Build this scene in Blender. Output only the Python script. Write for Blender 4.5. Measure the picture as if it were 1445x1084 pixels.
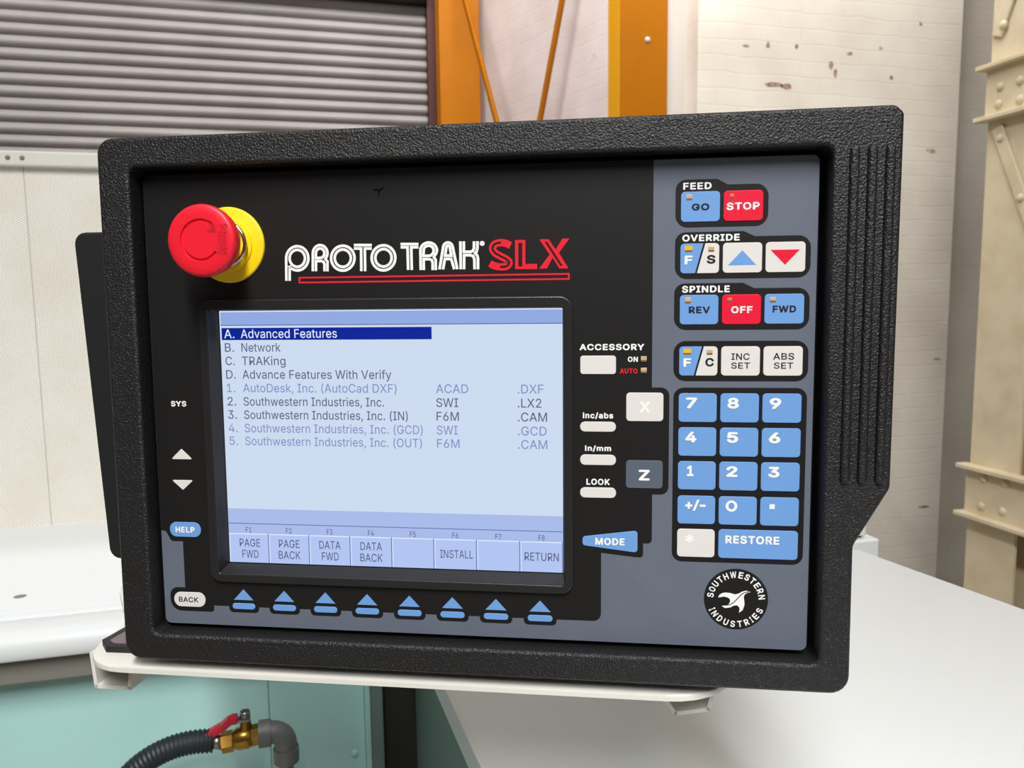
import bpy, bmesh, math, random
from mathutils import Matrix, Vector
from mathutils.geometry import tessellate_polygon

for o in list(bpy.data.objects):
    bpy.data.objects.remove(o, do_unlink=True)
SC = bpy.context.scene
COL = SC.collection
random.seed(7)

# ------------------------------------------------------------------ camera
cam_data = bpy.data.cameras.new('camera')
cam = bpy.data.objects.new('camera', cam_data)
COL.objects.link(cam)
cam_data.sensor_fit = 'HORIZONTAL'
cam_data.sensor_width = 36.0
cam_data.lens = 36.0 * 1100.0 / 1445.0
cam_data.clip_start = 0.02
cam_data.dof.use_dof = True
cam_data.dof.focus_distance = 0.478
cam_data.dof.aperture_fstop = 19.0
cam.matrix_world = Matrix((
    (0.967716, 0.039881, -0.248866, 0.0),
    (-0.251720, 0.103076, -0.962295, 0.0),
    (-0.012725, 0.993874, 0.109787, 1.45),
    (0, 0, 0, 1)))
SC.camera = cam

# ------------------------------------------------------------------ light
SC.view_settings.view_transform = 'Standard'
SC.view_settings.look = 'None'
SC.view_settings.exposure = 0.0
SC.view_settings.gamma = 1.0
SC.view_settings.use_curve_mapping = False

world = bpy.data.worlds.new('hall_daylight')
SC.world = world
world.use_nodes = True
bg = world.node_tree.nodes['Background']
bg.inputs['Color'].default_value = (1.0, 0.985, 0.96, 1)
# daylight of the hall: bright towards the roof, dimmer towards the floor
_nt = world.node_tree
_tc = _nt.nodes.new('ShaderNodeTexCoord')
_sx = _nt.nodes.new('ShaderNodeSeparateXYZ')
_mr = _nt.nodes.new('ShaderNodeMapRange')
_mr.inputs['From Min'].default_value = -0.1
_mr.inputs['From Max'].default_value = 0.8
_mr.inputs['To Min'].default_value = 0.05
_mr.inputs['To Max'].default_value = 0.2
_nt.links.new(_tc.outputs['Generated'], _sx.inputs[0])
_nt.links.new(_sx.outputs['Z'], _mr.inputs['Value'])
_nt.links.new(_mr.outputs['Result'], bg.inputs['Strength'])


def area_light(name, loc, rot, size, power, color=(1, 0.98, 0.95)):
    d = bpy.data.lights.new(name, 'AREA')
    d.shape = 'RECTANGLE'
    d.size, d.size_y = size
    d.energy = power
    d.color = color
    o = bpy.data.objects.new(name, d)
    COL.objects.link(o)
    o.location = loc
    o.rotation_euler = rot
    return o


R = math.radians
# a long strip lamp of the hall running towards the shutter, and unseen fills added to brighten the brick wall and shutter
area_light('strip_lamp', (-0.3, -2.1, 4.0), (0, 0, 0), (0.4, 3.0), 248, (1, 0.99, 0.97))
area_light('wall_fill_light', (1.2, 2.3, 4.9), (R(66), 0, R(-10)), (2.4, 1.6), 165)
area_light('wall_fill_light', (-1.6, 2.2, 4.9), (R(66), 0, R(8)), (2.4, 1.6), 120)


# ------------------------------------------------------------------ materials
def lin(h):
    if isinstance(h, str):
        h = h.lstrip('#')
        c = [int(h[i:i + 2], 16) / 255 for i in (0, 2, 4)]
    else:
        c = [v / 255 for v in h]
    return tuple((v / 12.92 if v <= 0.04045 else ((v + 0.055) / 1.055) ** 2.4) for v in c) + (1.0,)


MATS = {}


def mat(name, col, rough=0.5, metal=0.0, spec=0.5, bump=None, mottle=None, emit=None, coat=0.0):
    m = bpy.data.materials.new(name)
    m.use_nodes = True
    nt = m.node_tree
    b = nt.nodes['Principled BSDF']
    b.inputs['Base Color'].default_value = lin(col)
    b.inputs['Roughness'].default_value = rough
    b.inputs['Metallic'].default_value = metal
    b.inputs['Specular IOR Level'].default_value = spec
    b.inputs['Coat Weight'].default_value = coat
    tc = nt.nodes.new('ShaderNodeTexCoord')
    if mottle:                                    # (scale, second colour, amount)
        n = nt.nodes.new('ShaderNodeTexNoise')
        n.inputs['Scale'].default_value = mottle[0]
        n.inputs['Detail'].default_value = 5
        nt.links.new(tc.outputs['Object'], n.inputs['Vector'])
        mx = nt.nodes.new('ShaderNodeMix')
        mx.data_type = 'RGBA'
        mr = nt.nodes.new('ShaderNodeMapRange')
        mr.inputs['From Min'].default_value = 0.42
        mr.inputs['From Max'].default_value = 0.75
        mr.inputs['To Max'].default_value = mottle[2]
        nt.links.new(n.outputs['Fac'], mr.inputs['Value'])
        nt.links.new(mr.outputs['Result'], mx.inputs[0])
        mx.inputs[6].default_value = lin(col)
        mx.inputs[7].default_value = lin(mottle[1])
        nt.links.new(mx.outputs[2], b.inputs['Base Color'])
    if bump:                                      # (scale, distance in m, detail)
        n = nt.nodes.new('ShaderNodeTexNoise')
        n.inputs['Scale'].default_value = bump[0]
        n.inputs['Detail'].default_value = bump[2]
        n.inputs['Roughness'].default_value = 0.55
        nt.links.new(tc.outputs['Object'], n.inputs['Vector'])
        bp = nt.nodes.new('ShaderNodeBump')
        bp.inputs['Distance'].default_value = bump[1]
        bp.inputs['Strength'].default_value = 1.0
        nt.links.new(n.outputs['Fac'], bp.inputs['Height'])
        nt.links.new(bp.outputs['Normal'], b.inputs['Normal'])
    if emit:
        b.inputs['Base Color'].default_value = (0, 0, 0, 1)
        b.inputs['Emission Color'].default_value = lin(col)
        b.inputs['Emission Strength'].default_value = emit
        b.inputs['Specular IOR Level'].default_value = 0.15
    MATS[name] = m
    return m


M_bezel = mat('textured_black_plastic', (27, 26, 27), 0.4, spec=0.5, bump=(820, 0.0009, 2.0))
M_housing = mat('black_painted_metal', (24, 24, 25), 0.55)
M_black = mat('black_membrane', (24, 23, 23), 0.5, spec=0.3)
M_scuff = mat('worn_black', (6, 6, 6), 0.8, spec=0.1)
M_ink = mat('black_ink', (23, 22, 22), 0.5, spec=0.3)
M_slate = mat('slate_membrane', (101, 108, 122), 0.5, spec=0.35, mottle=(40, (92, 98, 112), 0.4))
M_blue = mat('blue_key', (110, 158, 218), 0.5, spec=0.35)
M_white = mat('white_key', (224, 220, 216), 0.5, spec=0.35)
M_red = mat('red_key', (232, 8, 52), 0.5, spec=0.35)
M_grey = mat('grey_key', (88, 98, 110), 0.5, spec=0.35)
M_wink = mat('white_ink', (245, 244, 242), 0.6, spec=0.2)
M_kink = mat('dark_ink', (34, 36, 42), 0.6, spec=0.2)
M_rink = mat('red_ink', (232, 30, 52), 0.6, spec=0.2)
M_led = mat('amber_lamp', (205, 170, 125), 0.35)
M_ledshade = mat('brown_lamp_shadow', (112, 92, 74), 0.5)
M_ledy = mat('lit_yellow_lamp', (255, 190, 10), emit=1.0)
M_ledr = mat('lit_red_lamp', (255, 120, 90), emit=1.0)
M_frame = mat('black_frame_plastic', (34, 33, 33), 0.35, bump=(900, 0.0001, 2))
M_lcd = mat('lit_screen', (205, 219, 240), emit=1.0)
M_lcdbar = mat('lit_title_blue', (146, 170, 226), emit=1.0)
M_lcdband = mat('lit_lavender', (168, 187, 234), emit=1.0)
M_lcdbtn = mat('lit_pale_lavender', (178, 197, 243), emit=1.0)
M_lcdhi = mat('lit_white_line', (222, 232, 250), emit=1.0)
M_lcdsel = mat('lit_navy', (6, 36, 150), emit=1.0)
M_lcdtxt = mat('screen_slate_text', (92, 98, 128), emit=1.0)
M_lcdpale = mat('screen_pale_text', (132, 146, 200), emit=1.0)
M_lcdline = mat('screen_line', (98, 110, 165), emit=1.0)
M_estop = mat('red_button_plastic', (236, 26, 48), 0.42)
M_estop_shade = mat('engraving_shade_red', (192, 14, 34), 0.5)  # darker red stands in for shade inside the engraving
M_yellow = mat('yellow_plastic', (255, 218, 0), 0.45)
M_chrome = mat('chrome', (215, 212, 205), 0.12, metal=1.0)
M_offw = mat('off_white_paint', (226, 224, 216), 0.4, mottle=(9, (214, 211, 202), 0.5))
M_offwb = mat('grey_white_paint', (190, 190, 182), 0.5)
M_cover = mat('white_machine_paint', (228, 231, 232), 0.38, mottle=(3, (223, 227, 228), 0.6))
M_under = mat('skirt_grey', (128, 126, 118), 0.6)  # even grey, darker than the cover above the skirt
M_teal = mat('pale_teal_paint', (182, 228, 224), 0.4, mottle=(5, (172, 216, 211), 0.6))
M_teald = mat('grey_teal', (112, 134, 127), 0.5)  # greyer and darker than the teal of the front panels
M_dark = mat('dark_gap', (40, 42, 40), 0.8)
M_rubber = mat('black_ribbed_rubber', (34, 42, 46), 0.5)
M_brass = mat('brass', (196, 148, 66), 0.28, metal=1.0)
M_iron = mat('grey_iron', (136, 137, 136), 0.5, metal=0.2, bump=(300, 0.0004, 3))
M_steel = mat('zinc_steel', (170, 170, 165), 0.3, metal=0.9)
M_lever = mat('red_vinyl', (214, 40, 66), 0.3)
M_dusty = mat('dusty_mauve_recess', (122, 108, 112), 0.7)
M_shut = mat('grey_shutter_steel', (150, 144, 143), 0.5, metal=0.0, mottle=(3, (134, 128, 126), 0.7))
M_rail = mat('dark_red_steel', (74, 22, 12), 0.6)
M_beam = mat('dark_brown_steel', (48, 38, 24), 0.7)
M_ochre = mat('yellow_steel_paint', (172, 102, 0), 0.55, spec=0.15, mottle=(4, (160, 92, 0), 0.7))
M_ochre_lit = mat('yellow_steel_paint_lit_side', (240, 172, 0), 0.55, spec=0.2)  # lighter yellow stands in for light on the left-facing side
M_cream = mat('cream_steel_paint', (222, 208, 178), 0.5, mottle=(9, (200, 182, 148), 0.7))
M_floor = mat('concrete', (140, 136, 128), 0.8, bump=(20, 0.002, 4))
M_plain = mat('plain_plaster', (206, 198, 192), 0.8)


def brick_material(name, base, alt, chip, chip_amt, strips=False):
    m = bpy.data.materials.new(name)
    m.use_nodes = True
    nt = m.node_tree
    b = nt.nodes['Principled BSDF']
    b.inputs['Roughness'].default_value = 0.8
    tc = nt.nodes.new('ShaderNodeTexCoord')
    mp = nt.nodes.new('ShaderNodeMapping')
    mp.inputs['Rotation'].default_value = (R(90), 0, 0)
    nt.links.new(tc.outputs['Object'], mp.inputs['Vector'])
    br = nt.nodes.new('ShaderNodeTexBrick')
    br.inputs['Scale'].default_value = 1.0
    br.inputs['Brick Width'].default_value = 0.225
    br.inputs['Row Height'].default_value = 0.075
    br.inputs['Mortar Size'].default_value = 0.006
    br.inputs['Mortar Smooth'].default_value = 1.0
    br.inputs['Color1'].default_value = (1, 1, 1, 1)
    br.inputs['Color2'].default_value = (0.92, 0.92, 0.92, 1)
    br.inputs['Mortar'].default_value = (0.55, 0.55, 0.55, 1)
    nz = nt.nodes.new('ShaderNodeTexNoise')
    nz.inputs['Scale'].default_value = 7.0
    nz.inputs['Detail'].default_value = 3
    nt.links.new(mp.outputs['Vector'], nz.inputs['Vector'])
    vs = nt.nodes.new('ShaderNodeVectorMath')
    vs.operation = 'SCALE'
    vs.inputs['Scale'].default_value = 0.035
    nt.links.new(nz.outputs['Color'], vs.inputs[0])
    va_ = nt.nodes.new('ShaderNodeVectorMath')
    nt.links.new(mp.outputs['Vector'], va_.inputs[0])
    nt.links.new(vs.outputs['Vector'], va_.inputs[1])
    nt.links.new(va_.outputs['Vector'], br.inputs['Vector'])
    n1 = nt.nodes.new('ShaderNodeTexNoise')
    n1.inputs['Scale'].default_value = 2.2
    n1.inputs['Detail'].default_value = 6
    nt.links.new(tc.outputs['Object'], n1.inputs['Vector'])
    r1 = nt.nodes.new('ShaderNodeMapRange')
    r1.inputs['From Min'].default_value = 0.38
    r1.inputs['From Max'].default_value = 0.7
    nt.links.new(n1.outputs['Fac'], r1.inputs['Value'])
    m1 = nt.nodes.new('ShaderNodeMix')
    m1.data_type = 'RGBA'
    m1.inputs[6].default_value = lin(base)
    m1.inputs[7].default_value = lin(alt)
    nt.links.new(r1.outputs['Result'], m1.inputs[0])
    m2 = nt.nodes.new('ShaderNodeMix')
    m2.data_type = 'RGBA'
    m2.blend_type = 'MULTIPLY'
    m2.inputs[0].default_value = 0.06
    nt.links.new(m1.outputs[2], m2.inputs[6])
    nt.links.new(br.outputs['Color'], m2.inputs[7])
    n2 = nt.nodes.new('ShaderNodeTexNoise')
    n2.inputs['Scale'].default_value = 5.5
    n2.inputs['Detail'].default_value = 4
    mp2 = nt.nodes.new('ShaderNodeMapping')
    mp2.inputs['Scale'].default_value = (1.0, 1.0, 1.6)
    mp2.inputs['Location'].default_value = (3.1, 0.4, 1.7)
    nt.links.new(tc.outputs['Object'], mp2.inputs['Vector'])
    nt.links.new(mp2.outputs['Vector'], n2.inputs['Vector'])
    r2 = nt.nodes.new('ShaderNodeMapRange')
    r2.inputs['From Min'].default_value = 0.70
    r2.inputs['From Max'].default_value = 0.76
    r2.inputs['To Max'].default_value = chip_amt
    nt.links.new(n2.outputs['Fac'], r2.inputs['Value'])
    m3 = nt.nodes.new('ShaderNodeMix')
    m3.data_type = 'RGBA'
    nt.links.new(r2.outputs['Result'], m3.inputs[0])
    nt.links.new(m2.outputs[2], m3.inputs[6])
    m3.inputs[7].default_value = lin(chip)
    nt.links.new(m3.outputs[2], b.inputs['Base Color'])
    bp = nt.nodes.new('ShaderNodeBump')
    bp.inputs['Distance'].default_value = 0.0018
    bp.inputs['Strength'].default_value = 0.6
    ad = nt.nodes.new('ShaderNodeMath')
    ad.operation = 'ADD'
    bf = nt.nodes.new('ShaderNodeMath')
    bf.operation = 'MULTIPLY'
    bf.inputs[1].default_value = 0.45
    nt.links.new(br.outputs['Fac'], bf.inputs[0])
    nt.links.new(bf.outputs[0], ad.inputs[0])
    iv = nt.nodes.new('ShaderNodeMath')
    iv.operation = 'MULTIPLY'
    iv.inputs[1].default_value = -2.5
    nt.links.new(n1.outputs['Fac'], iv.inputs[0])
    nt.links.new(iv.outputs[0], ad.inputs[1])
    bp.invert = True
    nt.links.new(ad.outputs[0], bp.inputs['Height'])
    nt.links.new(bp.outputs['Normal'], b.inputs['Normal'])
    return m


M_brick = brick_material('whitewashed_brick', (240, 233, 221), (222, 212, 200), (140, 100, 80), 0.75)
M_brickp = brick_material('pinkish_whitewashed_brick', (230, 216, 214), (206, 190, 186), (180, 165, 160), 0.4)


def perforated_material():
    m = bpy.data.materials.new('perforated_white_sheet')
    m.use_nodes = True
    nt = m.node_tree
    b = nt.nodes['Principled BSDF']
    b.inputs['Roughness'].default_value = 0.5
    tc = nt.nodes.new('ShaderNodeTexCoord')
    sx = nt.nodes.new('ShaderNodeSeparateXYZ')
    nt.links.new(tc.outputs['Object'], sx.inputs[0])

    def math_node(op, a, bv=None):
        n = nt.nodes.new('ShaderNodeMath')
        n.operation = op
        for i, v in enumerate((a, bv)):
            if v is None:
                continue
            if isinstance(v, (int, float)):
                n.inputs[i].default_value = v
            else:
                nt.links.new(v, n.inputs[i])
        return n.outputs[0]
    k = 2 * math.pi / 0.0046
    u = math_node('SINE', math_node('MULTIPLY', math_node('ADD', sx.outputs['X'], math_node('MULTIPLY', sx.outputs['Z'], 1.6)), k * 0.7))
    v = math_node('SINE', math_node('MULTIPLY', math_node('ADD', sx.outputs['X'], math_node('MULTIPLY', sx.outputs['Z'], -1.6)), k * 0.7))
    h = math_node('ADD', u, v)
    r = nt.nodes.new('ShaderNodeMapRange')
    r.inputs['From Min'].default_value = 0.5
    r.inputs['From Max'].default_value = 1.2
    nt.links.new(h, r.inputs['Value'])
    n = nt.nodes.new('ShaderNodeTexNoise')
    n.inputs['Scale'].default_value = 9
    n.inputs['Detail'].default_value = 5
    nt.links.new(tc.outputs['Object'], n.inputs['Vector'])
    r2 = nt.nodes.new('ShaderNodeMapRange')
    r2.inputs['From Min'].default_value = 0.4
    r2.inputs['From Max'].default_value = 0.65
    nt.links.new(n.outputs['Fac'], r2.inputs['Value'])
    m1 = nt.nodes.new('ShaderNodeMix')
    m1.data_type = 'RGBA'
    m1.inputs[6].default_value = lin((252, 248, 239))
    m1.inputs[7].default_value = lin((246, 240, 229))
    nt.links.new(r2.outputs['Result'], m1.inputs[0])
    m2 = nt.nodes.new('ShaderNodeMix')
    m2.data_type = 'RGBA'
    nt.links.new(r.outputs['Result'], m2.inputs[0])
    nt.links.new(m1.outputs[2], m2.inputs[6])
    m2.inputs[7].default_value = lin((156, 146, 130))
    nt.links.new(m2.outputs[2], b.inputs['Base Color'])
    return m


M_perf = perforated_material()


# ------------------------------------------------------------------ mesh helpers
MM = 0.001


class MB:
    """Collects shapes into one mesh; each shape keeps its own material."""

    def __init__(self):
        self.bm = bmesh.new()
        self.mats = []

    def slot(self, m):
        if m not in self.mats:
            self.mats.append(m)
        return self.mats.index(m)

    def add_mesh(self, me, m):
        n0 = len(self.bm.faces)
        self.bm.from_mesh(me)
        self.bm.faces.ensure_lookup_table()
        i = self.slot(m)
        for f in self.bm.faces[n0:]:
            f.material_index = i
        bpy.data.meshes.remove(me)

    def face(self, pts, m):
        vs = [self.bm.verts.new(p) for p in pts]
        f = self.bm.faces.new(vs)
        f.material_index = self.slot(m)
        return f

    def box(self, lo, hi, m, bevel=0.0, mtx=None, seg=2):
        t = bmesh.new()
        bmesh.ops.create_cube(t, size=1.0)
        for v in t.verts:
            v.co = Vector([lo[i] + (v.co[i] + 0.5) * (hi[i] - lo[i]) for i in range(3)])
        if bevel > 0:
            bmesh.ops.bevel(t, geom=list(t.edges), offset=bevel, segments=seg, affect='EDGES', profile=0.5)
        if mtx:
            bmesh.ops.transform(t, matrix=mtx, verts=t.verts)
        me = bpy.data.meshes.new('t')
        t.to_mesh(me)
        t.free()
        self.add_mesh(me, m)

    def tube(self, pts, radii, m, n=20, cap=True):
        """Round tube through pts; radii one number or one per point."""
        pts = [Vector(p) for p in pts]
        if isinstance(radii, (int, float)):
            radii = [radii] * len(pts)
        rings = []
        ref = Vector((0, 0, 1))
        i = self.slot(m)
        for k, p in enumerate(pts):
            a = pts[max(k - 1, 0)]
            b = pts[min(k + 1, len(pts) - 1)]
            d = (b - a).normalized()
            if abs(d.dot(ref)) > 0.98:
                ref = Vector((0, 1, 0))
            u = d.cross(ref).normalized()
            w = u.cross(d).normalized()
            rings.append([self.bm.verts.new(p + (u * math.cos(t) + w * math.sin(t)) * radii[k])
                          for t in [2 * math.pi * j / n for j in range(n)]])
        for a, b in zip(rings, rings[1:]):
            for j in range(n):
                f = self.bm.faces.new((a[j], a[(j + 1) % n], b[(j + 1) % n], b[j]))
                f.material_index = i
                f.smooth = True
        if cap:
            for r in (rings[0][::-1], rings[-1]):
                f = self.bm.faces.new(r)
                f.material_index = i

    def lathe(self, prof, cx, cz, m, n=64, mod=None):
        """Turn (radius, y) pairs about the panel's y axis; mod(k, angle, r, y) may shift a point."""
        i = self.slot(m)
        rings = []
        for k, (r, y) in enumerate(prof):
            if r < 1e-6:
                rings.append([self.bm.verts.new((cx, y, cz))])
                continue
            ring = []
            for j in range(n):
                t = 2 * math.pi * j / n
                rr, yy = (r, y) if mod is None else mod(k, t, r, y)
                ring.append(self.bm.verts.new((cx + rr * math.cos(t), yy, cz + rr * math.sin(t))))
            rings.append(ring)
        for a, b in zip(rings, rings[1:]):
            for j in range(n):
                q = [a[j % len(a)], a[(j + 1) % len(a)], b[(j + 1) % len(b)], b[j % len(b)]]
                u = []
                for v in q:
                    if v not in u:
                        u.append(v)
                if len(u) > 2:
                    f = self.bm.faces.new(u)
                    f.material_index = i
                    f.smooth = True

    def sweep_x(self, prof, x0, x1, m, smooth=False):
        """Closed (y, z) profile swept along x."""
        i = self.slot(m)
        a = [self.bm.verts.new((x0, y, z)) for y, z in prof]
        b = [self.bm.verts.new((x1, y, z)) for y, z in prof]
        n = len(prof)
        for j in range(n):
            f = self.bm.faces.new((a[j], a[(j + 1) % n], b[(j + 1) % n], b[j]))
            f.material_index = i
            f.smooth = smooth
        self.bm.faces.new(a[::-1]).material_index = i
        self.bm.faces.new(b).material_index = i

    def prism_z(self, outline, z0, z1, m, bevel=0.0, seg=3):
        t = bmesh.new()
        a = [t.verts.new((x, y, z0)) for x, y in outline]
        b = [t.verts.new((x, y, z1)) for x, y in outline]
        n = len(outline)
        for j in range(n):
            t.faces.new((a[j], a[(j + 1) % n], b[(j + 1) % n], b[j]))
        t.faces.new(a[::-1])
        top = t.faces.new(b)
        if bevel:
            bmesh.ops.bevel(t, geom=list(top.edges), offset=bevel, segments=seg, affect='EDGES', profile=0.5)
        me = bpy.data.meshes.new('t')
        t.to_mesh(me)
        t.free()
        self.add_mesh(me, m)

    def build(self, name, parent=None, scale=1.0, smooth=None, offset=None):
        if scale != 1.0:
            bmesh.ops.scale(self.bm, vec=(scale,) * 3, verts=self.bm.verts)
        bmesh.ops.recalc_face_normals(self.bm, faces=self.bm.faces)
        if offset:
            bmesh.ops.translate(self.bm, vec=[-c for c in offset], verts=self.bm.verts)
        me = bpy.data.meshes.new(name)
        self.bm.to_mesh(me)
        self.bm.free()
        for m in self.mats:
            me.materials.append(m)
        if smooth is not None:
            for p in me.polygons:
                p.use_smooth = True
            me.set_sharp_from_angle(angle=R(smooth))
        o = bpy.data.objects.new(name, me)
        COL.objects.link(o)
        if parent:
            o.parent = parent
        if offset:
            o.location = offset
        return o


def thing(name, label, cat, loc=(0, 0, 0), group=None):
    o = bpy.data.objects.new(name, None)
    o.empty_display_size = 0.05
    COL.objects.link(o)
    o.location = loc
    o['label'] = label
    o['category'] = cat
    if group:
        o['group'] = group
    return o


def tag(o, label=None, cat=None, group=None, kind=None):
    for k, v in (('label', label), ('category', cat), ('group', group), ('kind', kind)):
        if v:
            o[k] = v
    return o


def round_poly(pts, r, n=6):
    """Outline with rounded corners; r is one radius or one per point."""
    if isinstance(r, (int, float)):
        r = [r] * len(pts)
    out = []
    N = len(pts)
    for i, p in enumerate(pts):
        p = Vector(p)
        a = Vector(pts[i - 1]) - p
        b = Vector(pts[(i + 1) % N]) - p
        if r[i] < 1e-6:
            out.append(tuple(p))
            continue
        ang = a.angle(b)
        d = min(r[i] / math.tan(ang / 2), a.length * 0.49, b.length * 0.49)
        rr = d * math.tan(ang / 2)
        a.normalize()
        b.normalize()
        c = p + (a + b).normalized() * (rr / math.sin(ang / 2))
        s = p + a * d - c
        e = p + b * d - c
        sw = s.angle_signed(e)
        for k in range(n + 1):
            t = -sw * k / n
            out.append((c.x + s.x * math.cos(t) - s.y * math.sin(t), c.y + s.x * math.sin(t) + s.y * math.cos(t)))
    return out


def rect(x0, z0, x1, z1):
    return [(x0, z0), (x1, z0), (x1, z1), (x0, z1)]


def curve_to_mesh(cu):
    ob = bpy.data.objects.new('tmp', cu)
    COL.objects.link(ob)
    bpy.context.view_layer.update()
    dg = bpy.context.evaluated_depsgraph_get()
    me = bpy.data.meshes.new_from_object(ob.evaluated_get(dg))
    bpy.data.objects.remove(ob)
    bpy.data.curves.remove(cu)
    return me


def slab_mesh(loops, y_front, thick, bevel=0.0, res=2):
    """Flat plate facing -y with filled outline (further loops are holes), rounded rim."""
    cu = bpy.data.curves.new('tmp', 'CURVE')
    cu.dimensions = '2D'
    cu.fill_mode = 'BOTH'
    for lp in loops:
        s = cu.splines.new('POLY')
        s.points.add(len(lp) - 1)
        for q, (x, z) in zip(s.points, lp):
            q.co = (x, z, 0, 1)
        s.use_cyclic_u = True
    cu.extrude = max(thick / 2 - bevel, 1e-4)
    cu.bevel_depth = bevel
    cu.bevel_resolution = res
    cu.offset = -bevel
    me = curve_to_mesh(cu)
    yc = y_front + thick / 2
    for v in me.vertices:
        x, y, z = v.co
        v.co = (x, yc - z, y)
    return me


def slab(mb, loops, y_front, thick, m, bevel=0.0, res=2):
    mb.add_mesh(slab_mesh(loops, y_front, thick, bevel, res), m)


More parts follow.
